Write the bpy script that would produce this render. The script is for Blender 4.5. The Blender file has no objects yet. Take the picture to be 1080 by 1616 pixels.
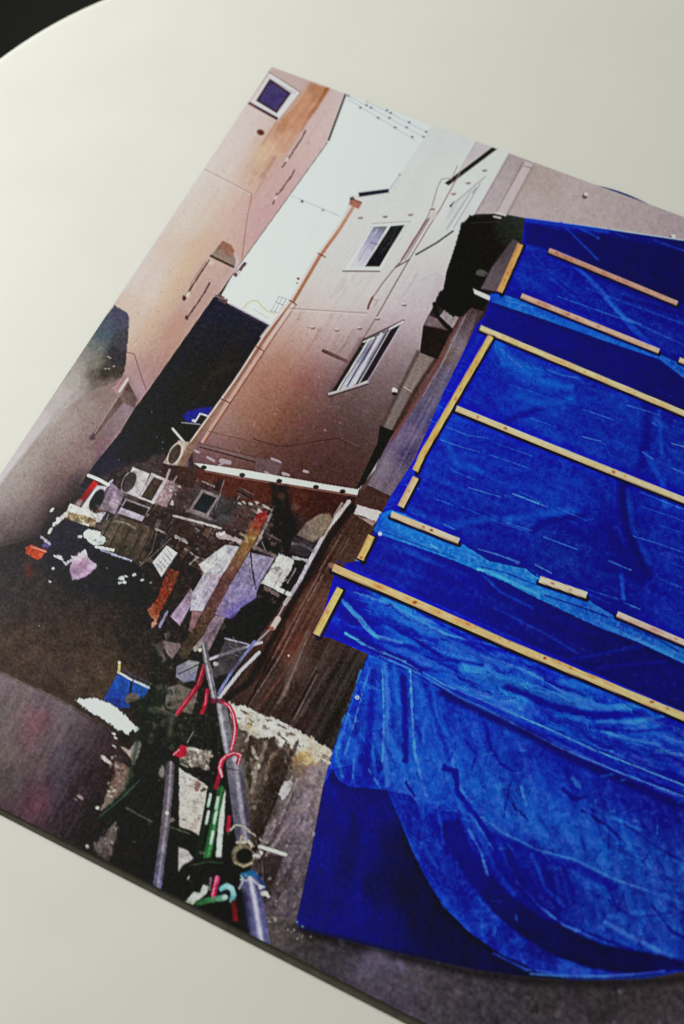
import bpy, bmesh, math, random
import numpy as np

# ---------------------------------------------------------------- camera
PW, PH, FPX = 1080.0, 1616.0, 2244.0          # photograph size and focal length in its pixels
SHEET_W, SHEET_H, SHEET_T = 0.420, 0.297, 0.0024   # A3 print, its height above the table
# axes of the lying print seen from the camera (x right, y down, z forward): along its top edge,
# along its left edge, and up from the table; origin = top left corner of the print
_v1 = np.array([-9778.262, -4221.918, FPX]); _v1 /= -np.linalg.norm(_v1)
_la, _lb = np.array([429 - 540, 105.5 - 808, 1.0]), np.array([0 - 540, 750 - 808, 1.0])
_n = np.cross(_la, _lb) / np.array([1, 1, FPX])
_v2 = np.cross(_n, _v1); _v2 /= np.linalg.norm(_v2)
if _v2[1] < 0: _v2 = -_v2
_up = np.cross(_v1, _v2)
if _up[2] > 0: _up = -_up
_ra = np.array([429 - 540, 105.5 - 808, FPX]); _rb = np.array([-260.6 - 540, 1141.9 - 808, FPX])
_s = np.linalg.lstsq(np.stack([_ra, -_rb], 1), -_v2 * SHEET_H, rcond=None)[0]
_O = _ra * _s[0]
CAM_POS = (-(_O @ _v1), (_O @ _v2), -(_O @ _up) + SHEET_T)

from mathutils import Matrix, Vector
sc = bpy.context.scene
cd = bpy.data.cameras.new('camera'); cam = bpy.data.objects.new('camera', cd)
sc.collection.objects.link(cam); sc.camera = cam
_w = lambda k: Vector((_v1[k], -_v2[k], _up[k]))
R3 = Matrix((_w(0), -_w(1), -_w(2))).transposed()
cam.matrix_world = Matrix.Translation(CAM_POS) @ R3.to_4x4()
cd.sensor_fit = 'VERTICAL'; cd.sensor_height = 36.0; cd.lens = 36.0 * FPX / PH
cd.clip_start = 0.01; cd.clip_end = 50
cd.dof.use_dof = True; cd.dof.aperture_fstop = 9.0; cd.dof.focus_distance = 0.468

# ---------------------------------------------------------------- light: one large window, dim room
world = bpy.data.worlds.new('World'); sc.world = world; world.use_nodes = True
bg = world.node_tree.nodes['Background']
bg.inputs[0].default_value = (1.0, 0.95, 0.70, 1); bg.inputs[1].default_value = 0.13
def window_light(name, loc, target, sx, sy, power, col):
    ld = bpy.data.lights.new(name, 'AREA'); ld.shape = 'RECTANGLE'; ld.size = sx; ld.size_y = sy
    ld.energy = power; ld.color = col
    lo = bpy.data.objects.new(name, ld); sc.collection.objects.link(lo); lo.location = loc
    lo.rotation_euler = (Vector(target) - Vector(loc)).to_track_quat('-Z', 'Y').to_euler()
    return lo
window_light('window_light', (-0.84, -0.10, 0.66), (0.05, -0.10, 0.0), 0.75, 0.6, 15.8, (0.985, 1.0, 0.965))
vs = sc.view_settings
vs.view_transform = 'Standard'; vs.look = 'None'; vs.exposure = 0.0; vs.gamma = 1.0
vs.use_curve_mapping = False
sc.cycles.use_denoising = True; sc.cycles.filter_width = 1.1

# ---------------------------------------------------------------- materials
def new_mat(name, col, rough, spec=0.5):
    m = bpy.data.materials.new(name); m.use_nodes = True
    b = m.node_tree.nodes['Principled BSDF']
    b.inputs['Base Color'].default_value = (*col, 1); b.inputs['Roughness'].default_value = rough
    b.inputs['Specular IOR Level'].default_value = spec
    return m, m.node_tree, b
def noise_into(nt, b, sock, scale, lo, hi, detail=4.0):
    tc = nt.nodes.new('ShaderNodeTexCoord'); n = nt.nodes.new('ShaderNodeTexNoise')
    n.inputs['Scale'].default_value = scale; n.inputs['Detail'].default_value = detail
    r = nt.nodes.new('ShaderNodeMapRange')
    r.inputs[1].default_value = 0.3; r.inputs[2].default_value = 0.7
    r.inputs[3].default_value = lo; r.inputs[4].default_value = hi
    nt.links.new(tc.outputs['Object'], n.inputs['Vector']); nt.links.new(n.outputs[0], r.inputs[0])
    nt.links.new(r.outputs[0], b.inputs[sock]); return n
def mix_colour(nt, b, noise, c1, c2):
    rp = nt.nodes.new('ShaderNodeValToRGB')
    rp.color_ramp.elements[0].position = 0.3; rp.color_ramp.elements[1].position = 0.7
    rp.color_ramp.elements[0].color = (*c1, 1); rp.color_ramp.elements[1].color = (*c2, 1)
    nt.links.new(noise.outputs[0], rp.inputs[0]); nt.links.new(rp.outputs[0], b.inputs['Base Color'])

m_table, nt, b = new_mat('white_laminate', (0.80, 0.81, 0.77), 0.42, 0.35)
n = noise_into(nt, b, 'Roughness', 35.0, 0.36, 0.48)
mix_colour(nt, b, n, (0.815, 0.812, 0.762), (0.835, 0.83, 0.782))
m_metal, nt, b = new_mat('painted_metal', (0.5, 0.5, 0.49), 0.4); noise_into(nt, b, 'Roughness', 20, 0.35, 0.5)
m_floor, nt, b = new_mat('dark_floor', (0.02, 0.02, 0.018), 0.6, 0.2)
n = noise_into(nt, b, 'Roughness', 9.0, 0.5, 0.75); mix_colour(nt, b, n, (0.016, 0.016, 0.015), (0.026, 0.025, 0.022))
m_edge, nt, b = new_mat('trimmed_paper_edge', (0.10, 0.09, 0.075), 0.8, 0.2)
n = noise_into(nt, b, 'Roughness', 400.0, 0.7, 0.9); mix_colour(nt, b, n, (0.10, 0.088, 0.068), (0.17, 0.15, 0.115))
m_board, nt, b = new_mat('dark_backing_board', (0.05, 0.045, 0.036), 0.7, 0.15)
n = noise_into(nt, b, 'Roughness', 300.0, 0.6, 0.85); mix_colour(nt, b, n, (0.062, 0.056, 0.045), (0.095, 0.086, 0.068))
m_blue, nt, b = new_mat('blue_page_ink', (0.012, 0.035, 0.22), 0.45, 0.4)
n = noise_into(nt, b, 'Roughness', 120.0, 0.4, 0.5); mix_colour(nt, b, n, (0.009, 0.025, 0.17), (0.018, 0.05, 0.27))
m_paper, nt, b = new_mat('page_paper', (0.75, 0.76, 0.78), 0.6, 0.3); noise_into(nt, b, 'Roughness', 200, 0.5, 0.7)
m_print, nt, b = new_mat('printed_ink', (0.5, 0.5, 0.5), 0.38, 0.28)
at = nt.nodes.new('ShaderNodeAttribute'); at.attribute_name = 'ink'
nt.links.new(at.outputs['Color'], b.inputs['Base Color'])
nn = noise_into(nt, b, 'Roughness', 900.0, 0.33, 0.44)
bp = nt.nodes.new('ShaderNodeBump'); bp.inputs['Strength'].default_value = 0.06; bp.inputs['Distance'].default_value = 0.0003
nt.links.new(nn.outputs[0], bp.inputs['Height']); nt.links.new(bp.outputs[0], b.inputs['Normal'])

# ---------------------------------------------------------------- scene helpers
def link(name, me, mat=None, parent=None):
    o = bpy.data.objects.new(name, me); sc.collection.objects.link(o)
    if mat is not None: me.materials.append(mat)
    if parent is not None: o.parent = parent
    return o
def tag(o, label=None, cat=None, group=None, kind=None):
    if label: o['label'] = label
    if cat: o['category'] = cat
    if group: o['group'] = group
    if kind: o['kind'] = kind
    return o
def from_bm(name, bm, mat, parent=None, smooth=False):
    me = bpy.data.meshes.new(name); bm.normal_update(); bm.to_mesh(me); bm.free()
    if smooth:
        for p in me.polygons: p.use_smooth = True
    return link(name, me, mat, parent)
def rounded_outline(cx, cy, hw, hh, r, ang, seg=40):
    """outline of a rounded rectangle turned by ang"""
    out = []
    for k, (sx, sy) in enumerate(((1, 1), (-1, 1), (-1, -1), (1, -1))):
        for i in range(seg + 1):
            a = math.pi / 2 * (k + i / seg)
            x = sx * (hw - r) + r * math.cos(a); y = sy * (hh - r) + r * math.sin(a)
            out.append((cx + x * math.cos(ang) - y * math.sin(ang), cy + x * math.sin(ang) + y * math.cos(ang)))
    return out
def loft(name, outlines, mat, parent, smooth=True):
    """stack of (outline, z) rings closed top and bottom"""
    bm = bmesh.new(); rings = []
    for pts, z in outlines: rings.append([bm.verts.new((x, y, z)) for x, y in pts])
    for a, c in zip(rings, rings[1:]):
        for i in range(len(a)):
            j = (i + 1) % len(a); bm.faces.new((a[i], a[j], c[j], c[i]))
    bm.faces.new(list(reversed(rings[0]))); bm.faces.new(rings[-1])
    o = from_bm(name, bm, mat, parent, smooth)
    return o

# ---------------------------------------------------------------- floor and table
FLOOR_Z = -0.72
bm = bmesh.new()
bm.faces.new([bm.verts.new(p) for p in ((-8, -8, FLOOR_Z), (8, -8, FLOOR_Z), (8, 8, FLOOR_Z), (-8, 8, FLOOR_Z))])
tag(from_bm('floor', bm, m_floor), kind='structure')

TH = math.radians(25.0); RC = 0.160; HW = 0.36
_cx, _cy = 0.0510, -0.0846                       # centre of the corner arc seen at the top left
_e1 = Vector((math.cos(TH), math.sin(TH))); _e2 = Vector((-math.sin(TH), math.cos(TH)))
_tc = Vector((_cx, _cy)) + (_e1 - _e2) * (HW - RC)
table = bpy.data.objects.new('cafe_table', None); sc.collection.objects.link(table)
table.location = (_tc.x, _tc.y, FLOOR_Z)
tag(table, 'white laminate table with round corners and a soft rolled rim', 'table')
prof = [(0.010, -0.026), (0.0015, -0.022)] + [(0.0032 * (1 - math.cos(math.pi / 2 * i / 8)), -0.0032 + 0.0032 * math.sin(math.pi / 2 * i / 8)) for i in range(9)] + [(0.0045, 0.00002), (0.008, 0.00002)]
top = loft('table_top', [(rounded_outline(0, 0, HW - d, HW - d, RC - d, TH), z - FLOOR_Z) for d, z in prof], m_table, table)
def disc(r, n=48): return [(r * math.cos(2 * math.pi * i / n), r * math.sin(2 * math.pi * i / n)) for i in range(n)]
loft('pedestal', [(disc(0.035), 0.02), (disc(0.035), -FLOOR_Z - 0.03), (disc(0.11), -FLOOR_Z - 0.0262)], m_metal, table)
loft('base_plate', [(disc(0.23), 0.0), (disc(0.23), 0.008), (disc(0.20), 0.014), (disc(0.04), 0.021)], m_metal, table)

# ---------------------------------------------------------------- painter for the printed picture
def to_px(X, Y):
    """point of the print (metres, X right, Y up from its top left corner) -> place in the picture's own drawing grid"""
    P = [_O[k] + X * _v1[k] - Y * _v2[k] for k in range(3)]
    return P[0] / P[2] * FPX + 540.0, P[1] / P[2] * FPX + 808.0
def to_sheet(u, v):
    r = np.array([u - 540.0, v - 808.0, FPX]); t = (_O @ _up) / (r @ _up); P = r * t - _O
    return P @ _v1, -(P @ _v2)

STEP = 0.00032
XS = np.concatenate([np.arange(0, 0.284, STEP), np.arange(0.284, SHEET_W, 0.0016), [SHEET_W]])
YS = -np.linspace(0, SHEET_H, int(SHEET_H / STEP) + 1)
GX, GY = np.meshgrid(XS, YS)
U, V = to_px(GX, GY)
U = U.astype(np.float32); V = V.astype(np.float32)
IMG = np.zeros(U.shape + (3,), np.float32)
PID = np.zeros(U.shape, np.int16)
PARTS = []                                        # (name, parent index or None, label)
def part(name, parent=None, label=None):
    PARTS.append((name, parent, label)); return len(PARTS) - 1

rng = np.random.default_rng(7)
_lat = rng.random((257, 257)).astype(np.float32)
def vnoise(x, y, seed=0):
    x = x + seed * 17.31; y = y + seed * 9.77
    xi = np.floor(x); yi = np.floor(y); fx = x - xi; fy = y - yi
    fx = fx * fx * (3 - 2 * fx); fy = fy * fy * (3 - 2 * fy)
    xi = xi.astype(np.int64) & 255; yi = yi.astype(np.int64) & 255
    a = _lat[yi, xi]; b_ = _lat[yi, xi + 1]; c = _lat[yi + 1, xi]; d = _lat[yi + 1, xi + 1]
    return (a + (b_ - a) * fx) * (1 - fy) + (c + (d - c) * fx) * fy - 0.5
def fbm(x, y, seed=0, octs=3):
    s = 0; a = 1.0
    for k in range(octs):
        s = s + a * vnoise(x * 2 ** k, y * 2 ** k, seed + k * 3); a *= 0.55
    return s
def streak(u, v, ang, along, across, seed=0, octs=2):
    c, s = math.cos(math.radians(ang)), math.sin(math.radians(ang))
    return fbm((u * c + v * s) / along, (-u * s + v * c) / across, seed, octs)

def facets(u, v, size, seed=0):
    """crumpled film: a random tone for every cell of a jittered grid, and the distance to the nearest crease"""
    x, y = u / size, v / size; xi, yi = np.floor(x).astype(np.int64), np.floor(y).astype(np.int64)
    f1 = np.full(u.shape, 9.0, np.float32); f2 = f1.copy(); tone = np.zeros(u.shape, np.float32)
    for dx in (-1, 0, 1):
        for dy in (-1, 0, 1):
            cx, cy = (xi + dx + seed * 7) & 255, (yi + dy + seed * 13) & 255
            px = xi + dx + _lat[cy, cx]; py = yi + dy + _lat[cx, cy]
            d = np.hypot(x - px, y - py).astype(np.float32); t = _lat[(cy + 91) & 255, (cx + 37) & 255]
            near = d < f1
            f2 = np.where(near, f1, np.minimum(f2, d)); tone = np.where(near, t, tone); f1 = np.where(near, d, f1)
    return tone - 0.5, f2 - f1

def pts(s): return np.array([[float(t) for t in p.split(',')] for p in s.split()], np.float32)
def rgb(c):
    if isinstance(c, str): return np.array([int(c[i:i + 2], 16) for i in (0, 2, 4)], np.float32)
    return np.array(c, np.float32)
def win(x0, y0, x1, y1, pad):
    cs = [to_sheet(a, c) for a in (x0 - pad, x1 + pad) for c in (y0 - pad, y1 + pad)]
    xa, xb = min(c[0] for c in cs), max(c[0] for c in cs); ya, yb = min(c[1] for c in cs), max(c[1] for c in cs)
    j0 = max(0, np.searchsorted(XS, xa) - 1); j1 = min(len(XS), np.searchsorted(XS, xb) + 1)
    i0 = max(0, np.searchsorted(-YS, -yb) - 1); i1 = min(len(YS), np.searchsorted(-YS, -ya) + 1)
    if j1 <= j0 or i1 <= i0: return None
    return np.s_[i0:i1, j0:j1]
def poly_sd(P, u, v):
    d = np.full(u.shape, 1e9, np.float32); s = np.zeros(u.shape, bool); n = len(P)
    for i in range(n):
        ax, ay = P[i]; bx, by = P[i - 1]
        ex, ey = bx - ax, by - ay; wx, wy = u - ax, v - ay
        t = np.clip((wx * ex + wy * ey) / (ex * ex + ey * ey + 1e-9), 0, 1)
        d = np.minimum(d, (wx - ex * t) ** 2 + (wy - ey * t) ** 2)
        c = ((ay <= v) != (by <= v)) & (wx < ex * wy / (ey if abs(ey) > 1e-9 else 1e-9))
        s ^= c
    return np.where(s, -1, 1) * np.sqrt(d)
def idw(cp, u, v, p=1.6, s2=60.0, sg=None):
    if sg:                                           # smooth blend of the control points
        ws = np.zeros(u.shape, np.float32); out = np.zeros(u.shape + (3,), np.float32)
        for x, y, c in cp:
            d2 = (u - x) ** 2 + (v - y) ** 2
            w = np.exp(-d2 / (2 * sg * sg)) + 1e-3 / (1 + d2 / (sg * sg)) ** 2; ws += w; out += w[..., None] * rgb(c)
        return out / ws[..., None]
    ws = np.zeros(u.shape, np.float32); out = np.zeros(u.shape + (3,), np.float32)
    for x, y, c in cp:
        w = 1.0 / ((u - x) ** 2 + (v - y) ** 2 + s2) ** p
        ws += w; out += w[..., None] * rgb(c)
    return out / ws[..., None]
def put(sl, a, col, pid):
    IMG[sl] += a[..., None] * (col - IMG[sl])
    if pid is not None: PID[sl][a > 0.5] = pid
def cps(s):
    """'x,y,rrggbb ...' -> control points"""
    o = []
    for t in s.split():
        x, y, c = t.split(','); o.append((float(x), float(y), c))
    return o
def F(shape, col, pid=None, soft=1.6, al=1.0, rough=0, rs=6.0, nz=0, ns=8.0, st=None, seed=0, p=1.6, sg=None):
    """filled shape; col = one colour or a list of control points; rough = ragged outline; nz = mottling; st = (angle, along, across, amount) streaks"""
    P = pts(shape) if isinstance(shape, str) else shape
    sl = win(P[:, 0].min(), P[:, 1].min(), P[:, 0].max(), P[:, 1].max(), soft * 2 + rough * 2)
    if sl is None: return
    u, v = U[sl], V[sl]
    sd = poly_sd(P, u, v)
    if rough: sd = sd + rough * 2 * fbm(u / rs, v / rs, seed + 5)
    a = np.clip(0.5 - sd / soft, 0, 1) * al
    c = idw(cps(col), u, v, p, sg=sg) if (isinstance(col, str) and ',' in col) else np.broadcast_to(rgb(col), u.shape + (3,))
    if nz: c = c + nz * 2 * fbm(u / ns, v / ns, seed, 4)[..., None] * np.array([1, 0.93, 0.95], np.float32)
    if st: c = c + st[3] * 2 * streak(u, v, st[0], st[1], st[2], seed + 2)[..., None]
    put(sl, a, c, pid)
def L(line, w, col, pid=None, soft=1.4, al=1.0, w2=None, rough=0, rs=5.0, seed=0, hi=None, hioff=0.0, hw=0.3, nz=0, ns=4.0):
    """stroke along a polyline; hi = colour of a lighter ridge at hioff (in half widths) across it"""
    P = pts(line) if isinstance(line, str) else np.array(line, np.float32)
    sl = win(P[:, 0].min(), P[:, 1].min(), P[:, 0].max(), P[:, 1].max(), w + (w2 or 0) + soft * 2 + rough * 2)
    if sl is None: return
    u, v = U[sl], V[sl]
    seg = np.hypot(*(P[1:] - P[:-1]).T); cum = np.concatenate([[0], np.cumsum(seg)]); tot = cum[-1] + 1e-6
    best = np.full(u.shape, 1e9, np.float32); T = np.zeros(u.shape, np.float32); S = np.zeros(u.shape, np.float32)
    for i in range(len(P) - 1):
        ax, ay = P[i]; ex, ey = P[i + 1] - P[i]; l2 = ex * ex + ey * ey + 1e-9
        t = np.clip(((u - ax) * ex + (v - ay) * ey) / l2, 0, 1)
        dx, dy = u - ax - ex * t, v - ay - ey * t; d = np.hypot(dx, dy)
        m = d < best; best = np.where(m, d, best); T = np.where(m, (cum[i] + t * seg[i]) / tot, T)
        S = np.where(m, (ex * (v - ay) - ey * (u - ax)) / math.sqrt(l2), S)
    ww = w + ((w2 if w2 is not None else w) - w) * T
    sd = best - ww / 2
    if rough: sd = sd + rough * 2 * fbm(u / rs, v / rs, seed + 5)
    a = np.clip(0.5 - sd / soft, 0, 1) * al
    if isinstance(col, (list, tuple)):
        stops = [rgb(c) for c in col]; k = T * (len(stops) - 1); c = np.zeros(u.shape + (3,), np.float32)
        for q, s_ in enumerate(stops): c += np.clip(1 - np.abs(k - q), 0, 1)[..., None] * s_
    else: c = np.broadcast_to(rgb(col), u.shape + (3,))
    if hi is not None:
        h = np.exp(-((S / (ww / 2 + 1e-3) - hioff) / hw) ** 2)[..., None]; c = c + h * (rgb(hi) - c)
    if nz: c = c + nz * 2 * fbm(u / ns, v / ns, seed, 3)[..., None]
    put(sl, a, c, pid)
def E(x, y, rx, ry, col, pid=None, rot=0, soft=1.5, al=1.0, rough=0, rs=4.0, nz=0, ns=4.0, seed=0):
    R_ = max(rx, ry); sl = win(x - R_, y - R_, x + R_, y + R_, soft * 2 + rough * 2)
    if sl is None: return
    u, v = U[sl] - x, V[sl] - y; c_, s_ = math.cos(math.radians(rot)), math.sin(math.radians(rot))
    a_, b_ = u * c_ + v * s_, -u * s_ + v * c_
    k = np.hypot(a_ / rx, b_ / ry); sd = (k - 1) * min(rx, ry)
    if rough: sd = sd + rough * 2 * fbm(U[sl] / rs, V[sl] / rs, seed + 5)
    a = np.clip(0.5 - sd / soft, 0, 1) * al
    c = np.broadcast_to(rgb(col), u.shape + (3,))
    if nz: c = c + nz * 2 * fbm(U[sl] / ns, V[sl] / ns, seed, 3)[..., None]
    put(sl, a, c, pid)
def B(x, y, rx, ry, col, al, rot=0, clip=None):
    """soft blot"""
    R_ = max(rx, ry) * 2.2; sl = win(x - R_, y - R_, x + R_, y + R_, 0)
    if sl is None: return
    u, v = U[sl] - x, V[sl] - y; c_, s_ = math.cos(math.radians(rot)), math.sin(math.radians(rot))
    k = ((u * c_ + v * s_) / rx) ** 2 + ((-u * s_ + v * c_) / ry) ** 2
    a = np.exp(-k) * al
    if clip is not None: a = a * np.isin(PID[sl], clip)
    put(sl, a.astype(np.float32), np.broadcast_to(rgb(col), u.shape + (3,)), None)
def scatter(shape, n, col_list, size, seed, pid=None, asp=2.0, al=(0.4, 0.9), ang=None, rough=0.8):
    """small chips inside a shape"""
    r = random.Random(seed); P = pts(shape); x0, y0 = P.min(0); x1, y1 = P.max(0); k = 0
    while k < n:
        x, y = r.uniform(x0, x1), r.uniform(y0, y1); k += 1
        if poly_sd(P, np.array([x], np.float32), np.array([y], np.float32))[0] > 0: continue
        s = r.uniform(*size)
        E(x, y, s * r.uniform(0.8, asp), s, r.choice(col_list), pid, rot=(ang + r.uniform(-15, 15)) if ang is not None else r.uniform(0, 180), al=r.uniform(*al), rough=rough, seed=k % 50)

# ---------------------------------------------------------------- the printed picture
# parts of the print
p_alley = part('printed_alley', None, 'dark cluttered alley between the printed buildings')
p_lwall = part('printed_stained_wall', None, 'tall pinkish wall with orange rust stains in the print')
p_sky = part('printed_sky', None, 'pale overexposed sky in the print')
p_roof = part('printed_dark_roof', None, 'near black roof at the end of the printed alley')
p_apt = part('printed_apartment_block', None, 'pale apartment block with drainpipe in the print')
p_gwall = part('printed_grey_wall', None, 'mauve grey wall above the printed tarpaulin')
p_awn = part('printed_black_awning', None, 'ragged black awning beside the printed tarpaulin')
p_tarp = part('printed_tarpaulin', None, 'creased bright blue tarpaulin covering the printed house')
p_wood = part('printed_wood_siding', None, 'weathered brown plank siding in the print')
p_road = part('printed_road', None, 'greyish pink road surface in the print')
p_rub = part('printed_rubble_wall', None, 'crumbling plaster and rubble wall in the print')
p_rail = part('printed_railing', None, 'dark green tangled railing with pipes in the print')
p_gnd = part('printed_pavement', None, 'dark mottled ground under the printed tarpaulin')

# --- base of everything
F('-600,-200 3200,-200 3200,2600 -600,2600', '2e2928', p_alley)
# alley floor and dark middle
F('-400,600 340,460 620,700 600,1100 420,1520 -400,1400',
  '60,870,2d2a2d 20,930,332d2f 60,960,352d2c 120,1000,3a302b 40,1020,42352f 160,1060,43372f 220,1000,2b2623 120,910,282529 250,880,241f20 330,820,3c302f 420,860,2a2425 470,900,221d1e 420,1000,1e1b1c 300,1080,26231f 280,1150,232520 230,1250,211d1c 200,1340,241f20 300,1300,1c1d1a 360,1080,1e1b1b 180,820,2e2729 480,800,352826', p_alley, nz=5, ns=3)
# --- sky
F('500,60 1080,300 780,300 640,420 420,620 330,500 370,430 517,226', '560,200,e2edf2 650,230,dde7ed 600,280,e0ebf0 500,330,e4eef4 470,400,e7f0f5 400,460,e8f1f5 420,490,eaf0f0', p_sky, soft=1.5)

# --- stained wall on the left
lw = '380,60 556,132 547,148 531,187 518,223 434,340 382,412 345,465 337,470 223,632 213,644 190,683 158,722 135,752 117,785 83,806 62,846 20,858 -300,940 -400,700'
F(lw, '435,115,bcaeac 470,130,b9a9a6 400,180,d0c4c3 380,210,d2c8c6 350,230,d3cac8 440,215,c4b0a5 540,150,c6b8b8 520,190,c8b6b4 490,230,c6b0ae 470,260,c2abab 500,225,c9b6b7 425,265,bfa198 440,300,bd9fa0 455,295,c5acb0 400,290,c7b2a4 350,280,d2c8c4 310,300,d6cfcd 330,330,cfc0b4 370,350,c6afa6 405,350,bb9da0 420,340,c0a3aa 290,350,d2c9c4 300,400,c9b7a4 260,420,d0c3bd 340,400,bfa79c 240,460,d0c6c2 290,460,bfab98 330,440,b6a2a0 220,500,c8b8ac 270,520,b49c8c 310,490,b09898 260,560,a98a82 225,540,bba795 240,590,9f8480 215,600,a18889 228,622,a892a8 205,520,cbbdb4',
  p_lwall, soft=1.5, nz=4, ns=2.5, st=(124, 90, 12, 2.5), sg=24)
# lower, greyer part of that wall
F('203,598 222,632 213,644 190,683 158,722 135,752 117,785 83,806 62,846 20,858 -300,940 -400,720 60,640 150,600',
  '195,600,9c8583 205,640,7d6868 180,650,8b7875 150,650,8f817d 130,640,98908c 100,680,a19b96 160,700,7a6668 170,680,86747a 130,720,816d6b 100,730,857571 60,720,9a9590 30,760,a09d9a 0,790,a19e9b 90,770,6f5c5b 50,790,7e716d 20,820,73686a 60,825,5c5050 100,790,55474a 0,850,5a5354 120,765,5c4a50 -200,900,77706e 30,845,494243', p_lwall, soft=10, nz=7, ns=3, st=(130, 50, 12, 3), sg=22)
F('83,806 62,846 20,858 -300,940 -300,1020 0,900 60,880 110,830', '2c282b', p_alley, soft=16, nz=4, ns=3)
# dark shape fading to pale grey, and pale strip at the very edge
F('181,482 201,494 204,502 201,551 196,588 192,596 171,608 150,614 110,640 60,700 60,620', '190,500,4b4a60 170,510,4c5464 160,530,4d5d68 195,540,44424c 185,560,363438 150,545,68716f 135,560,858583 125,580,999795 148,575,7b7671 150,590,5d5854 165,590,36322f 185,590,3a3633 175,603,5d5450 155,608,6b625f 130,605,8f8b88 120,615,a3a09d 100,640,a8a5a2', p_lwall, soft=2.5, rough=0.8, rs=4, nz=7, ns=3, p=2.4)
F('150,612 192,596 203,598 195,625 150,660 120,640', '150,615,776c68 185,602,7d6d6b 165,625,85766f 185,620,8c7a79 140,640,958a86', p_lwall, soft=16, al=0.8, nz=5, ns=4)
F('128,606 109,627 89,650 59,690 27,730 0,765 -60,850 -120,860 0,740 100,600 126,575', '120,600,a3a19e 100,630,b0b0ae 60,680,bcbcbd 20,735,c0c0c2 0,760,bfc0c2 140,580,918e8a', p_lwall, soft=5, nz=2, ns=6, p=2.2)
for x, y in ((171, 563), (174, 565), (167, 582), (172, 582), (180, 578)): E(x, y, 1.8, 1.0, 'b9bcb8', soft=1.5, al=0.8)
L('330,254 262,357 196,458', 2.2, 'c3cde6', soft=2, al=0.8)
# rust and stains
F('490,129 521,138 500,170 481,194 470,215 453,240 430,262 405,285 392,300 398,262 411,230 440,190 462,168', '505,140,b08364 515,140,9a6945 480,160,bd8e6e 460,190,b98a6c 450,215,be957c 425,245,c6a992 405,280,c3ab96 480,190,b88468', soft=9, al=0.85, nz=9, ns=10, st=(124, 50, 5, 9))
L('518,138 500,168 482,192 476,204', 5, ['87512b', '8f5a33', 'a26b4a', 'b08a78'], soft=4, al=0.8, rough=1)
L('452,190 447,206', 8, 'a46f4c', soft=8, al=0.5)
B(409, 240, 16, 9, 'cdbb98', 0.6, 125); B(300, 410, 60, 14, 'cdb596', 0.35, 125); B(265, 470, 70, 12, 'c8ae8b', 0.3, 125)
L('433,250 423,268 412,278', 4, '8f6a6a', soft=5, al=0.5, rough=1)
L('330,455 270,545 235,600', 16, 'a87f78', soft=18, al=0.3); L('262,530 285,498', 14, 'b0766e', soft=16, al=0.3)
# window of the wall
p_w = part('printed_window', p_lwall)
F('427,114 474,146 439,190 397,161', 'd6d3d9', p_w, soft=1.6)
L('424,113 475,146', 1.6, '7d5f5e', al=0.8); L('430,127 466,147', 1.3, '9a94a4', al=0.9)
F('426,124 460,147 437,179 404,159', '432e30', p_w, soft=1.6)
F('427,129 456,148 436,175 408,158', '463e68', p_w, soft=3, nz=4, ns=4)
L('394,163 437,187', 4.5, ['6e5558', '452a33', '40242c'], soft=1.8)
L('473,148 441,189', 2, 'a58a7c', al=0.6)
E(411.5, 209, 6, 4.6, '5b3a26', rot=20, soft=2); B(405, 222, 4, 8, 'bba998', 0.6, 30)
L('437,192 414,228', 1.4, '8c6e60', al=0.7)
# seams and slits
L('324,267.5 360,286 397,306', 1.6, 'a58d84', al=0.8); L('325,269.5 360,288 396,308', 1.6, 'e2d6d2', al=0.7)
L('397,306 396,320 391,339 387,370 382,408', 1.8, '9c7572', al=0.8)
for l in ('482,207 478,216 456,250', '455,250 446,264', '465,268 461,277 440,306', '437,306 431,322'):
    L(l, 2.4, '6d524e', soft=1.6, rough=0.5)
E(453, 252, 2.5, 4, 'd4c4c0', rot=30); E(435, 312, 2.2, 4, 'd0bfba', rot=30)
L('505,165 450,245', 1, 'a58b88', al=0.4); L('520,170 455,262', 1, 'a58b88', al=0.3)
L('546,148 519,221', 3.2, '2c2528', soft=1.4)
p_h = part('printed_door_hood', p_lwall)
F('352,380 366,387 373,402 371,422 333,404 344,389', '352,384,8a5f50 368,392,95614f 345,400,83776c 365,412,8b7b72', p_h, soft=1.8, nz=8, ns=4)
L('333,404 370,422', 3.6, '3d302d', soft=1.8)
L('330,411 303,452 292,472', 3, '5f4643', soft=1.6, rough=0.5); L('325,412 300,450', 1.2, '80655f', al=0.8)
E(297, 465, 2.6, 5, 'd6c9c2', rot=30); E(291, 471, 3, 4, '4a3634', rough=1); E(334, 415, 4, 3, 'cfc0bb', soft=4)
L('331,447 323,462 297,500', 2.8, '5d4745', rough=0.6); E(295, 502, 3, 4, '58403f', rough=0.8)
F('386,413 390,416 373,438 368,434', '5d424f', p_lwall, soft=1.6, rough=0.6); F('378,426 381,429 375,434 373,430', 'd9d3d6'); 
L('371,400 376,415 370,425', 4, 'c8b7c4', soft=3, al=0.8)
L('200,556 212,558.5 222,590 231,615', 1.8, '7c5f5e', al=0.9)
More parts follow.
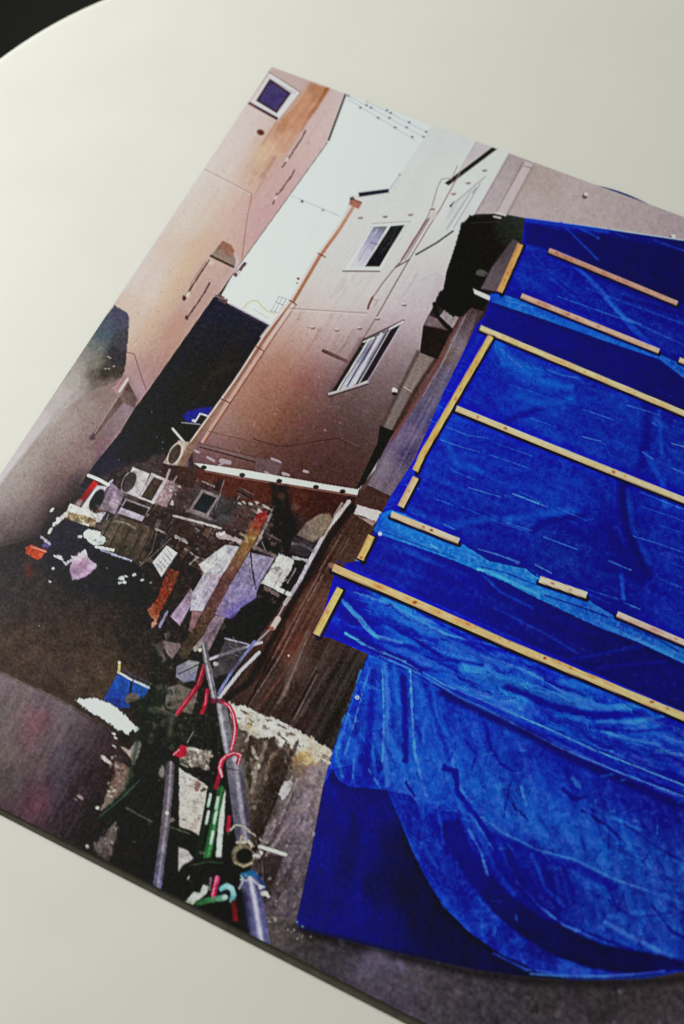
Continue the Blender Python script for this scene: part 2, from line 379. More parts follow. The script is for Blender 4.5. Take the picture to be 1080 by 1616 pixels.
# lower doorway of that wall
F('202,597 190,600 178,612 186,622 196,606', 'a98d90', soft=2, rough=1)
L('202,598 189,618', 3.4, 'd6cdcb', soft=1.6); L('196,598 184,614', 1.6, '8d6163', al=0.8)
F('203,604 217,630 213,644 200,640 190,627', '205,610,4d3d3a 210,632,5f4e50 197,630,75625f', p_lwall, soft=2.5, nz=5, ns=3)
F('189,627 196,634 152,687 147,692 144,688', '190,630,5a4a49 170,660,6c5b5b 150,686,5d4c4f', soft=2.5, nz=5, ns=3)
F('196,636 213,644 158,722 148,705 152,690', '200,650,8a7b86 180,675,83727a 165,700,7b6468 155,712,74596a', soft=4, al=0.8, nz=5, ns=4)
L('184,630 150,684', 1.6, 'a8958f', al=0.8); E(146, 691, 4.5, 4, '4d3d42', soft=3)
L('158,722 140,748', 7, '4d4152', soft=6, al=0.8); L('166,700 140,745', 2, '6b5560', al=0.5)

sl = win(-300, 90, 560, 960, 0); m = PID[sl] == p_lwall
k_ = np.where(V[sl][..., None] < 620, np.array([0.985, 0.955, 0.945]), np.array([0.98, 0.945, 0.945])).astype(np.float32)
IMG[sl] = np.where(m[..., None], IMG[sl] * k_, IMG[sl])
# foot of that wall sinks into the dark of the alley
L('-60,905 20,868 62,846 83,806 112,788 128,765', 26, '2b2528', soft=30, al=0.85)

# --- roof across the alley
rf = '337,470 342,466 357,477 364,481 428,514 436,518 384,596 312,704 262,738 225,752 150,770 120,785 136,752 158,722 190,683 213,644 223,632'
F(rf, '345,480,262633 390,500,272835 400,520,25262f 350,540,25252c 330,600,272320 370,570,282526 290,580,222328 260,640,1d2025 240,690,1a1d22 200,720,1e2025 180,740,282738 290,680,1b1e22 300,620,262321 160,755,25202c', p_roof, nz=4, ns=2.5)
for l, w, c, a in (('350,480 230,650', 10, '30303c', 0.35), ('395,505 300,650', 12, '2f2a28', 0.4), ('330,560 250,660', 8, '16181c', 0.4), ('340,590 372,575', 14, '332d28', 0.4), ('225,660 160,740', 10, '2b2b3a', 0.4), ('410,530 330,650', 5, '1a1a1e', 0.4)): L(l, w, c, soft=10, al=a, rough=2)
L('364,480 424,512', 2.2, 'a9a2bb', soft=1.4); L('362,483 420,514', 2, '3c3346', al=0.7)
F('340,466 346,463 360,474 357,480 346,476', '5b4549', p_roof, rough=1.2, rs=3)
for x, y in ((248, 690), (257, 698), (188, 726), (257, 708), (240, 650)): E(x, y, 0.9, 0.7, '8a8f96', al=0.7)
F('288,657 297,649 316,644 336,642 331,657 315,669 296,667', '22267c', p_roof, soft=1.6, nz=8, ns=4)
F('316,654 329,658 324,672 309,667', '14161b'); L('308,666 316,653 329,657', 2.6, 'd6d6dc'); L('287,667 316,670', 1.3, 'b9b9c4', al=0.8); E(306, 664, 3, 2, 'd5d5da')
L('273,677 290,697', 3.8, 'c9c7ca')
# wires and mast in the sky
for l in ('548,150 672,218', '552,146 676,210', '549,156 655,221', '459,309 480,317 536,341'): L(l, 1.4, '97a3b2', al=0.75)
for x, y in ((550, 151), (579, 166), (586, 170), (617, 178), (646, 193), (673, 208), (615, 186), (642, 201), (669, 216), (569, 170), (597, 186), (624, 201), (651, 216), (580, 160), (611, 174)): E(x, y, 2.2, 1.6, '4c5c6e', soft=1.4, al=0.9)
E(477, 318, 2.2, 2.2, '4c5a68'); E(510, 332, 3, 2, '93a2af'); L('408,382 470,414', 1, 'ccd3d8', al=0.6); L('340,467 400,488', 1, 'c2c9c6', al=0.5)
L('384,487 390,480 397,475 407,475 414,484 422,491 434,495', 1.7, 'b8b07a', al=0.9)
for l in ('441,468 428,491', '441,468 452,472', '452,472 440,494', '428,491 440,494', '446,470 434,492', '436,477 448,482'): L(l, 1.3, '7d8084', al=0.7)
E(471, 440, 2.4, 2, '7a4a2a'); E(469, 447, 1.6, 1.4, '8b6a4a'); L('400,488 424,503', 2, '9aa08f', al=0.5)

# --- pale apartment block
apt = '553,312 566,306 614,300 617,298 664,228 690,185 812,232 803,244 749,338 740,342 729,352 722,378 705,428 700,456 686,480 668,515 663,556 640,600 626,640 606,672 612,690 570,778 306,735 302,700 374,600 418,532 462,475 503,405 535,361'
F(apt, '690,215,c9cfd3 640,280,ccd2d5 740,235,c9cfd3 720,300,d6dcdd 780,270,cfd5d8 760,310,d4dbdd 590,330,cdcfd0 650,330,cccecf 700,360,d2d4d6 720,400,c4bfc3 540,400,cdcaca 640,400,cbc8c9 590,450,c7c1c2 510,440,ccc4c3 530,480,c4b8b6 670,440,c5bfc4 640,480,beb4ba 690,470,a79ca6 480,500,c3b3ae 520,510,bfb1b0 610,510,b4a8ad 650,500,b3a6ad 560,545,ab9b9a 470,540,b79f93 430,560,b49a8c 500,560,9d8480 450,600,966f58 420,610,a07762 480,610,8c6359 530,600,7a6563 390,640,a98d7b 400,670,946a4f 440,660,8c6049 360,670,b29a8b 340,690,a98d80 480,680,77534a 500,650,745a52 560,640,6c5c57 600,600,7d6f6d 620,570,8a7b7b 640,540,95888b 590,680,68574f 540,700,5f4942 470,720,67483f 400,715,7b5747 560,740,573f38 500,750,55403a 420,740,5c4540 350,715,7d5d58 320,725,72565a 610,640,74655f 590,560,8f8181', p_apt, nz=5, ns=2.5, st=(124, 90, 12, 2), sg=30)
B(440, 580, 70, 24, 'a56f4a', 0.2, 122); B(400, 655, 40, 20, 'a3683c', 0.15, 30); B(480, 600, 30, 16, '8a4a44', 0.25, 120)
# facade turning to the street
F('812,232 803,244 749,338 742,343 720,360 690,395 740,300 775,245', '790,250,cdd6d8 760,310,ccd4d6 740,345,c8ccd0', soft=3, al=0.7)
F('753,221 785,232 757,246 724,271', 'b5adb5', soft=1.6, nz=3); L('753,221 724,270', 1.4, '9c8f98', al=0.5); L('806,241 749,338', 1.6, 'b3b6ba', al=0.6)
F('780,230 788,233 708,293 702,289', '2b2920', p_apt, soft=1.6)
F('566,304 614,298 614,304 567,311', '2b2838', p_apt, soft=1.6); L('614,300 632,275', 1.4, '9aa2aa'); E(631, 276, 1.8, 1.4, '6d747c')
L('581,319 669,314', 1, 'b9bcbc', al=0.5); L('617,298 664,228 682,198', 1.4, 'b9c2c6', al=0.5)
# drainpipes
p_dp = part('printed_drainpipe', p_apt)
L('559,322 535,361 503,405 462,475 418,532 374,600 302,700', 8.5, ['b08d7c', 'a7765d', '9b6a52', '915f50', '8a6258', '8b675b', '7b5c48'], p_dp, soft=1.8, hi='ddd0cb', hioff=0.55, hw=0.3)
L('553,324 530,361 498,405 456,475 412,532', 3, 'dcd8d8', soft=2, al=0.7)
L('463,480 430,528 388,592 320,697', 5.5, ['c8b8b2', 'bda197', 'b49588', 'b09080'], p_dp, soft=1.8)
L('467,482 434,530 392,594 323,698', 2.2, ['a58078', '93564a', '8d4a44', '85443e'], soft=1.6, al=0.9)
for l in ('457,474 468,481', '502,400 514,406', '348,629 362,636', '403,546 416,554'): L(l, 1.8, '5c4540')
F('553,312 571,319 568,326 566,330 551,323', '9e6a5a', p_dp, soft=1.5); L('553,313 571,320 567,327', 1.6, '5a3a32'); F('552,312 558,310 560,314 554,317', '554a4e'); L('566,330 570,322', 2, 'c98f7c', al=0.7)
# cables down the facade
for l, w in (('709,281 697,283 691,295 683,323 674,345 652,380 630,418', 1.5), ('726,273 710,302 695,330 687,342 671,368 646,410', 2.0), ('678,344 655,378 633,413 625,421 605,446 587,472', 2.2), ('646,410 620,455 597,496 571,539', 2.4), ('722,262 712,285', 1.4)):
    L(l, w, '7d6360', soft=1.5, al=0.85)
L('676,347 655,380 636,409', 5, '9e8e95', soft=2, al=0.8); L('674,346 653,380 634,410', 2.2, '6b4146', al=0.8); L('681,340 640,410', 1.6, '7a6b70', al=0.7)
L('625,422 646,410', 2.2, '5f5054'); E(684, 340, 5, 7, 'c3b4b4', rot=30, soft=3); L('588,470 583,480 581,487', 3.6, '6b4740', soft=1.6); L('590,473 597,474 590,485', 1.6, '9a857f', al=0.8)
# windows
p_w = part('printed_window', p_apt)
F('586,354 648,347 642,354 600,427 540,427', 'd9dcdd', p_w, soft=1.6)
F('590,358 612,357 574,422 553,422', '602,360,6a6a7a 590,375,9a98b4 575,400,b5b2c8 560,418,c6c6d2 600,375,8f8ba8', p_w, nz=6, ns=3)
L('584,382 596,386', 1.4, '55566a', al=0.8); L('596,362 560,420', 1.4, 'e0e0e6', al=0.6); L('590,372 566,412', 2, '8783a4', al=0.6)
F('617,357 639,355 599,421 576,421', '232327', p_w, soft=1.5, nz=3, ns=3)
L('541,428 599,428.5', 2.4, '6f6667'); L('588,353 648,349.5', 1.4, '8a8686', al=0.8); L('587,357 543,424', 1.2, 'aaa8aa', al=0.8)
p_w = part('printed_window', p_apt)
F('765,280 757,296 714,362 690,376 713,325', '740,300,c4cacd 720,340,b9bcc4 700,365,c6cacd', p_w, soft=2)
L('766,279 713,324', 2.2, '9a9c9e', al=0.9); F('709,325 718,317 712,328', '4a4546'); L('753,293 712,361', 3, 'dfe3e4'); L('744,302 705,362', 2.4, 'a3a0ae', al=0.8); L('758,290 716,360', 1.4, '8d8d92', al=0.8); L('728,318 700,362', 3, 'cfd3d6', al=0.8); L('752,296 746,305', 2.2, '77757a', al=0.8)
L('657,402 690,383 715,365', 2.8, '3f3b3c', soft=1.5)
p_w = part('printed_window', p_apt)
L('572,540 535,602 522,622', 12, '64504e', soft=9, al=0.75)
F('573,538 632,513 579,604 521,623', '2b2528', p_w, soft=1.6)
F('585,535 612,523 559,611 536,617', '600,530,9f9cb0 580,560,77748a 570,585,9c9cb4 550,608,b0b0c6', p_w, soft=1.6, nz=8, ns=3)
for l, w, c in (('583,536 533,617', 3, 'cfccd0'), ('602,527 555,610', 4, 'c3c4d6'), ('594,533 548,610', 2, '3a3644'), ('609,526 566,604', 2, '45414c'), ('616,520 567,605', 2, 'a9a7b4')): L(l, w, c, al=0.9)
L('573,537 637,506', 2.8, '4b383f'); L('616,519 636,508', 3, 'd3cdd0'); L('574,540 590,533', 2.4, 'cfc8c8'); L('520,622 548,615 580,603', 4.2, ['c3b9b8', 'a9a0a2', 'c8c0c2'], soft=1.5); L('520,626 580,607', 2, '3a3032'); L('632,516 580,603', 2.2, 'a9a3b8', al=0.8)
L('511,554 546,570', 5.5, ['3f2c2a', '5a4340', '6d5350'], soft=1.8); L('511,553 530,562', 1.2, '8d7873', al=0.6)
for x, y in ((569, 343), (608, 341), (648, 338), (494, 517), (532, 521), (568, 518), (638, 481), (596, 503), (765, 268), (739, 288), (716, 305), (683, 329)):
    E(x, y + 1, 4, 2.2, '7a625b', soft=1.6, al=0.9); E(x - 1, y - 1.2, 3, 1.4, 'e2dad6', soft=1.4, al=0.7)
L('457,487 524,491 579,494.5', 1.8, '94807b', al=0.75); L('458,489.5 524,493 579,497', 1.4, 'e0d6d3', al=0.5)
L('660,445 690,431', 1, 'a39aa0', al=0.6); F('690,431 704,440 690,470 676,480', 'b3a4ae', soft=4, al=0.6)
L('400,693 431,703 452,705 504,696 535,692 568,708', 1.8, '4d342f', al=0.8); L('537,692 568,706', 1.4, '8a6c60', al=0.6); L('330,681 380,693 432,706', 1.6, '6f5048', al=0.7)
# foot of the block
L('316,702 360,713 409,727', 5, ['85706b', '8f7a72', '82695f'], soft=1.5); L('316,706 408,731', 1.8, '33231f'); L('314,699 408,723', 1.4, '5b433d', al=0.8)
F('404,722 447,730 437,752 402,742', '7a6763', p_apt, soft=3, nz=8, ns=4)
for l, w in (('429,724 443,730', 3.2), ('418,745 428,750', 3), ('447,748 456,750', 4.5), ('480,744 486,745', 4), ('305,710 314,714', 3), ('349,727 362,730', 7), ('328,722 338,728', 4), ('346,735 352,731', 3)): L(l, w, 'c9c2bd', soft=1.6, rough=0.6)
p_bm = part('printed_white_beam', p_apt)
F('306,740 323,742 388,753 570,782 560,800 520,835 470,810 430,800 380,790 300,760', '350,755,4e2d27 450,775,43261f 530,790,3a211c 400,780,4a2b24 540,800,33201e', part('printed_brown_wall', p_apt), soft=4, nz=7, ns=4, rough=1.5)
F('306,731 318,732 388,742 510,764 567,773 572,779 565,782 510,773 388,754 323,742', 'd9d9d5', p_bm, soft=1.5, nz=4)
L('325,744 388,756 510,775 566,784', 2.4, '8a605a', al=0.7)
L('567,776 592,741 617,694', 5.5, 'd3d0ce', p_bm, soft=1.6, rough=0.5)
for x, y in ((322, 738), (382.5, 750), (441, 759.5), (499, 769), (541, 776)): E(x, y, 4.6, 3.4, '1d1816', soft=1.5)

# the block darkens and reddens towards its foot
sl = win(290, 180, 830, 800, 0); m = np.isin(PID[sl], [p_apt]); u, v = U[sl], V[sl]
t1 = np.clip((v - 480) / 110, 0, 1) * np.clip((720 - u) / 80, 0, 1); t2 = np.clip(((v - 600) + (u - 420) * 0.25) / 110, 0, 1)
k_ = np.stack([1 - 0.05 * t1 - 0.17 * t2, 1 - 0.09 * t1 - 0.175 * t2, 1 - 0.05 * t1 - 0.16 * t2], -1)
IMG[sl] = np.where(m[..., None], IMG[sl] * k_, IMG[sl])

# damp runs and hairline cracks in the render of both walls
rr = random.Random(23)
for (x, y), n_, c in (((545, 430), 5, '8f8480'), ((580, 428), 4, '958a86'), ((530, 522), 3, '7d6258'), ((494, 519), 3, '86685a'), ((568, 520), 3, '6f5c58'), ((470, 490), 4, '8d7468'), ((530, 494), 4, '8a746c'), ((540, 626), 5, '4a3632'), ((565, 614), 4, '4a3834'), ((650, 420), 3, '8c8488'), ((500, 360), 3, '9a8e8a'), ((420, 545), 4, '82604e'), ((640, 350), 3, '9a9694'), ((460, 640), 4, '5a3c32'), ((500, 650), 4, '553a34'), ((400, 300), 3, 'a58478'), ((430, 270), 3, 'a0705e'), ((370, 420), 3, '8a6c62'), ((340, 300), 3, 'b09c94'), ((300, 440), 4, 'a08a7c'), ((250, 560), 4, '8a6c66'), ((180, 650), 4, '6a5856'), ((140, 680), 4, '746664'), ((100, 740), 4, '5f5050')):
    for k in range(n_):
        a_, l_ = x + rr.uniform(-14, 14), rr.uniform(18, 60); b_ = y + rr.uniform(-4, 10)
        L(f'{a_},{b_} {a_ - l_ * 0.27 + rr.uniform(-2, 2)},{b_ + l_ * 0.5} {a_ - l_ * 0.55},{b_ + l_ * 0.85}', rr.uniform(1.5, 4), c, soft=rr.uniform(3, 6), al=rr.uniform(0.10, 0.28), w2=0.8, rough=1.0, rs=7)
scatter('460,500 600,520 560,680 420,700 380,660', 120, ['5a4038', 'b89a8a', '8a5a44', '6a4a40', 'a88070'], (0.6, 1.6), 24, al=(0.15, 0.45))
scatter('430,120 540,160 380,400 230,610 200,520', 120, ['8a6a5c', 'd8c8c0', 'a8806c', '7d5f54'], (0.6, 1.6), 25, al=(0.12, 0.4))
scatter('200,610 210,650 120,770 20,840 0,790 110,650', 140, ['5a4a4a', 'a89a96', '75605e', '463a3a'], (0.6, 1.5), 26, al=(0.15, 0.45))

# --- strip of old wood between the block and the tarpaulin
F('668,515 714,499 748,484 776,463 753,512 700,620 654,725 640,748 616,785 600,812 560,800 566,774 592,741 612,690 606,672 640,600 663,556', '690,570,55403c 720,520,4a3836 650,620,4b3a37 630,660,3f302e 640,700,5a4a55 700,600,63545f 600,760,4f3d3c', p_wood, soft=1.6, nz=5, ns=4, st=(118, 40, 4, 8))
F('663,554 688,567 652,619 633,611', '7b6d6a', p_wood, nz=6, ns=4, st=(118, 40, 4, 6)); F('634,611 652,620 616,684 604,673', '716564', p_wood, nz=6, ns=4, st=(118, 40, 4, 6)); L('636,610 652,620', 1.8, 'b3a6a4', al=0.8)
L('660,556 633,611 604,672', 6, '4a3b38', soft=4, al=0.8); L('688,567 652,621 617,688', 5, '3d2c29', soft=4, al=0.9)
F('702,489 725,502 712,522 692,502', '8e858a', p_wood, nz=8, ns=4, st=(118, 20, 4, 10)); L('686,480 690,500 713,522', 7, '211d1d', soft=2)
F('669,514 712,523 691,568 663,557', '26201f', p_wood, soft=2, nz=3); F('676,497 690,503 702,519 670,513', '6b5a60', soft=3, nz=8)
F('745,484 764,494 753,512 700,620 654,725 616,784 580,767 616,694 665,621 696,564 727,497', '750,490,4a3c3c 735,520,5d5058 720,540,6f6670 690,600,615768 705,600,544c66 670,640,5e566d 680,660,4b4467 640,690,675a76 650,715,4a4260 610,740,6a5f70 600,765,655a66 700,560,6b5a58 740,500,55454a', p_wood, soft=2, nz=7, ns=3, st=(118, 80, 4, 11))
L('727,500 696,566 665,622 618,695', 4, ['4c2f2c', '6e3a34', '733c36', '6a4038'], soft=3, al=0.85, rough=0.8); L('735,498 700,570 668,625', 1.6, '9d8c94', al=0.6, rough=0.6)
F('600,672 622,681 612,700 596,730 575,765 562,772 596,700', '1b1716', p_wood, soft=2.5); E(623, 616, 4.5, 3.6, 'd6cfcb', rough=0.8); E(623, 622, 4, 3, '2b2321')
F('580,767 617,785 600,812 562,797 566,780', '402d2a', p_wood, nz=5, ns=4); L('581,767 616,784', 1.4, '2a1e1c')
F('564,797 602,808 594,824 560,811', 'c4b9bd', p_wood, soft=2, rough=1, nz=10, ns=5); F('557,812 594,824 589,832 552,818', '8f7473', p_wood, soft=2, rough=1, nz=10, ns=4)

# --- plank siding lower down
F('540,800 560,812 590,832 570,884 545,890 528,930 500,1000 582,1030 553,1110 525,1187 486,1162 449,1142 387,1118 364,1112 345,1106 400,1020 440,960 470,922 517,835', '550,830,3f2e29 540,870,45332c 510,890,3c2925 480,960,4c342e 450,1020,4f332c 500,960,573c35 470,1050,50403c 430,1080,3f302d 520,1040,3a2f2d 540,1060,2b2726 500,1100,2e2827 530,1140,272322 470,1120,372d2b 420,1050,30241f 440,1110,352a28', p_wood, soft=1.6, nz=6, ns=2.5, st=(119, 120, 4.5, 9))
for l, w, c, a in (('490,990 440,1075 405,1120', 3, '6b4238', 0.6), ('505,905 430,1040', 2, '7a625c', 0.5), ('520,890 480,960 440,1040 392,1115', 1.6, '877470', 0.55), ('486,1000 455,1075 450,1095', 9, '66504c', 0.5), ('520,1055 475,1130', 5, '5b4c49', 0.45), ('500,1065 465,1135', 2, '8b7c78', 0.5), ('455,1080 440,1110', 5, '75665f', 0.5), ('484,1010 448,1098', 2, '94827c', 0.4), ('478,1000 452,1045', 3, '7a342a', 0.5), ('552,850 520,905', 1.6, '80716c', 0.4), ('538,845 505,900', 1.4, '8a7a75', 0.4), ('450,990 392,1112', 2.5, '1a1514', 0.7), ('500,1060 462,1130', 4, '1d1716', 0.6)):
    L(l, w, c, soft=2, al=a, rough=0.8)
E(456, 1035, 1.6, 1.6, 'd8d0cc')
p_pp = part('printed_water_pipe', p_alley)
L('551,792 517,835 494,877 471,921 450,953', 6.5, ['aaa09f', 'b3abb2', 'b0abbb', 'b5b0c6', '8f8684'], p_pp, soft=1.8, rough=0.4)
L('556,800 520,850 490,905 455,965 395,1075 352,1108', 10, '1d1817', soft=5, al=0.8)
L('450,953 430,990 404,1015 390,1030', 2.5, 'a19db3', al=0.8); L('439,977 431,990', 9, 'bba9a5', soft=2); E(429, 992, 4, 3, '8d4e48')
L('540,795 528,815', 4, 'aa9893', al=0.7)
F('504,812 520,810 526,820 512,846 494,856 468,845 484,825', '505,820,77665a 490,840,6b5f58 515,825,6f5f50', p_alley, soft=3, nz=8, ns=4)
L('463,858 478,860 494,869', 5, '7d787b', rough=1); L('463,880 486,885', 4, '8f8e95', rough=1); F('466,846 500,858 486,880 456,872', '39343a', soft=4, al=0.7)
F('428,765 455,768 460,800 470,830 452,880 425,874 410,850 432,810', '201c1c', p_alley, soft=8, rough=3, nz=3, ns=4); E(444, 783, 8, 6, '4b3a34', soft=5, al=0.6); E(466, 800, 8, 6, '5a4a44', soft=5, al=0.5)

# --- black awning
F('740,340 760,342 790,338 830,343 829,362 824,385 800,430 786,460 775,470 762,492 745,486 730,500 714,500 700,489 686,480 692,462 700,456 706,428 716,398 722,376 729,350 733,354', '760,360,211f1c 730,400,1d1a19 770,400,211e1c 720,450,1c1a1a 800,360,282b27 820,350,2d322e 740,470,1e1b1a', p_awn, soft=1.8, rough=1, rs=3, nz=3, ns=4)
F('809,378 820,382 787,461 759,456 776,423 796,396', '800,400,4a4248 780,440,5a5056 800,430,52494f', p_awn, soft=2.5, nz=4); E(760, 431, 9, 5.5, '4c4845', rough=1.5, nz=6)
F('747,456 775,468 773,475 749,464', 'd8d8d6', p_awn, soft=1.6); L('745,352 790,350', 1.4, '3d3a35', al=0.6)
L('764,497 753,512 741,540', 6, '2a2430', soft=4, al=0.7)

# --- grey wall, top right
F('806,236 830,240 3000,900 3000,760 1300,430 1080,380 935,358 829,344 790,337 749,338', '810,250,9d9296 780,310,a59a9f 770,335,a89da1 860,290,a0928f 900,300,a59a9a 950,330,a29798 1000,345,9d9093 1060,360,968a8f 850,330,a69b9b 1080,350,968a8e 1300,420,8d8286', p_gwall, soft=1.5, nz=5, ns=5)
p_dp2 = part('printed_drainpipe', p_gwall)
L('826,258 786,337', 6, '83736f', soft=4, al=0.7); L('842,262 802,336', 4, '8f7f7c', soft=3, al=0.7)
F('829,255 841,259 798,339 784,336', 'b4a9ad', p_dp2, soft=1.6, nz=3); L('828,262 840,266', 1.4, '756762'); L('783,336 798,340', 2.5, 'd4cac9'); L('780,342 790,344', 3, 'cbc1bf', al=0.8); L('806,243 751,338', 1.6, '857a82', al=0.7)
E(923, 310, 4, 4, '5a4b46', soft=2); E(925, 306.5, 3, 2.6, 'ded5d0', soft=1.6); E(1063, 373, 4, 3, 'cfc5c5'); E(1058, 374, 2.5, 2, '6a5a5c'); L('905,309 920,311', 1.2, '80716f', al=0.5)

# --- blue tarpaulin: all of it, then its folds
tarp = '829,344 935,358 1080,380 1300,432 3000,770 3000,2000 1400,1640 1180,1560 1080,1532 1020,1545 900,1547 830,1541 750,1530 600,1497 475,1467 467,1455 490,1350 510,1240 525,1187 553,1110 582,1031 520,1006 500,1004 530,930 546,890 568,886 590,840 597,842 592,836 602,812 616,785 640,748 655,724 700,620 753,512 765,500 776,463 790,462 824,385'
F(tarp, '840,352,1b34a0 900,362,1a2f98 860,375,13216f 960,400,111a63 1060,440,101750 1000,390,131f74 1070,400,131c68 830,400,16319c 850,430,1635a8 900,460,1531a0 920,420,12268a 960,480,153098 1010,520,14298f 1060,500,142b92 1070,540,142a8e 780,490,101d80 850,520,0f1c78 950,570,0f1870 1060,610,0e1664 770,560,1536a5 820,560,184bb4 860,600,153fae 790,600,1235a8 760,620,1132a6 900,640,1436a4 980,640,153aa6 1050,680,132f96 950,690,122c95 730,670,1338ac 690,720,1234a6 760,740,1130a0 820,760,1230a0 900,760,1331a0 960,780,122c96 1000,800,0e2184 1050,800,1331a0 1060,880,11278f 900,880,112888 980,860,0e1d7a 700,800,112d9a 780,820,11298f 660,830,1230a0', p_tarp, soft=1.6, nz=5, ns=7, st=(22, 70, 14, 5), sg=34)
F('829,352 900,366 960,372 1080,398 1300,450 1300,570 1080,482 960,432 880,398 845,388 827,384', '850,370,111d68 900,380,111b66 960,400,0f175a 1060,430,0d1350 1070,460,0c124c 1000,420,0d1452 1200,480,0d1350', p_tarp, soft=7, nz=4, ns=8)
F('776,478 857,506 953,540 1040,570 1080,601 1300,700 1300,742 1080,652 930,590 758,517 765,500', '780,492,0f1c7c 850,525,0e1972 950,565,0d166a 1060,620,0c1460 1200,680,0c1460', p_tarp, soft=2.5, nz=4, ns=8)
def crease(l, w, c='2a62c4', al=0.7, soft=1.8, seed=0): L(l, w, c, soft=soft, al=al, rough=0.5, rs=6, seed=seed)
L('829,344 935,358 1080,379 1300,432', 2, ['6d86cc', 'a6b6dd', '8fa4d6', '6f86c8'], al=0.9); L('832,348 900,357 960,366', 5, '2a55bd', soft=4, al=0.6)
for l, w, c, a in (('886,352 912,378 944,410', 3.5, '2447ac', 0.7), ('912,358 945,376', 2.5, '2b50b8', 0.7), ('960,363 990,375', 2.5, '284cb2', 0.6), ('1030,378 1080,396', 3, '2a49ae', 0.5), ('895,405 930,440 965,478 1000,520 1030,548', 9, '1f4fc0', 0.5), ('905,415 960,470', 3, '3564cc', 0.45), ('955,470 985,502 1010,512', 4, '2f6fd0', 0.5), ('985,502 1080,545', 2, '2e5cc4', 0.5), ('925,455 1080,512', 1.5, '2a52b8', 0.5), ('880,405 1000,460 1080,490', 8, '0e1a6c', 0.6), ('985,470 1080,498', 6, '0e1868', 0.5), ('870,440 930,490', 2, '2450b8', 0.4), ('840,400 870,430 920,470', 3, '2048b0', 0.35), ('900,490 960,515', 1.2, '3c63c4', 0.5)):
    crease(l, w, c, a, 4)
# light strips where the sheets overlap
F('773,464 797,466 827,476 880,497 950,526 1040,559 1080,577 1200,625 1200,650 1080,598 1040,567 953,538 857,504 775,477', '780,470,1d56bc 810,478,2266c6 860,497,1c5cc0 940,530,1a52b8 1040,562,1a4fb4 1075,590,1a4aac', p_tarp, soft=1.8, nz=9, ns=5)
L('775,479 857,507 953,541 1040,571 1080,602', 4, '0d1a70', soft=4, al=0.7); crease('800,474 840,486', 2, '3b86dc', 0.6)
F('616,805 640,812 725,856 772,886 829,898 846,911 926,946 964,970 1080,1023 1200,1080 1200,1100 1074,1045 1012,1016 938,987 849,945 803,921 760,903 710,882 606,846 596,842 590,837 600,812', '600,835,1d5cc4 620,825,2273d0 650,840,2272ce 690,855,1f6cca 740,885,2270cc 800,908,2578d2 840,920,2474cc 880,942,1f62c0 930,965,1c56b6 1000,1000,1b52b0 1070,1035,1f62b8', p_tarp, soft=1.8, nz=12, ns=5, rough=0.6)
for l, w, c, a in (('606,840 660,860 720,882', 2, '123a9a', 0.7), ('640,820 650,835 700,858', 2, '3d8ade', 0.5), ('712,868 708,882', 3, '1850b0', 0.6), ('760,895 800,905 850,925', 2, '113a96', 0.8), ('765,900 810,920 848,938', 4, '3f95e2', 0.6), ('860,940 920,960 960,975', 2.5, '0f2c86', 0.8), ('848,908 850,945', 3, '2f86d6', 0.5), ('980,985 1040,1010 1070,1028', 3, '10307f', 0.7), ('950,985 1010,1012 1060,1035', 6, '2f80cf', 0.5), ('680,860 690,866', 3, '9cc6ee', 0.5), ('755,899 762,901', 4, 'bcd6ee', 0.6), ('770,905 800,940 830,955', 4, '2560bd', 0.5), ('620,815 725,858', 4, '0e2c8c', 0.5)):
    crease(l, w, c, a, 2.2)
# panel between the strips: long dark troughs and soft sheen
for l, w, c, a, so in (('1020,640 1022,690 1015,735', 14, '0c1a78', 0.5, 14), ('985,765 985,800 1000,860 1020,905', 18, '0b1466', 0.65, 14), ('955,830 985,880 1010,915', 14, '0c166c', 0.5, 14), ('990,775 997,830 1024,890', 9, '1b45b0', 0.3, 9), ('1020,715 1045,760 1050,800', 8, '1a44b2', 0.5, 8), ('1040,650 1045,720', 6, '1a48b4', 0.4, 8), ('800,822 850,812 905,808', 12, '1a4cb8', 0.4, 12), ('840,838 870,822 920,815', 10, '0c1c80', 0.6, 8), ('800,665 840,650 880,640', 10, '0d2188', 0.5, 9), ('820,625 870,640 900,632', 14, '1a52bc', 0.4, 12), ('780,535 800,570 850,588', 16, '1c5cc4', 0.55, 10), ('800,570 850,600 900,612', 10, '1b54be', 0.5, 9), ('640,800 700,830 780,820', 10, '1a4ab6', 0.35, 9), ('700,690 720,730 760,745', 12, '1a4cba', 0.4, 8), ('880,690 890,740 870,800', 16, '1a45b0', 0.25, 16), ('930,760 960,800 940,900', 16, '0d1e80', 0.35, 14), ('980,910 985,945', 6, '1a44ae', 0.5, 6), ('1045,610 1080,640', 16, '0c1560', 0.4, 12)):
    L(l, w, c, soft=so * 0.85, al=min(1, a * 1.5), rough=1.5, rs=12)
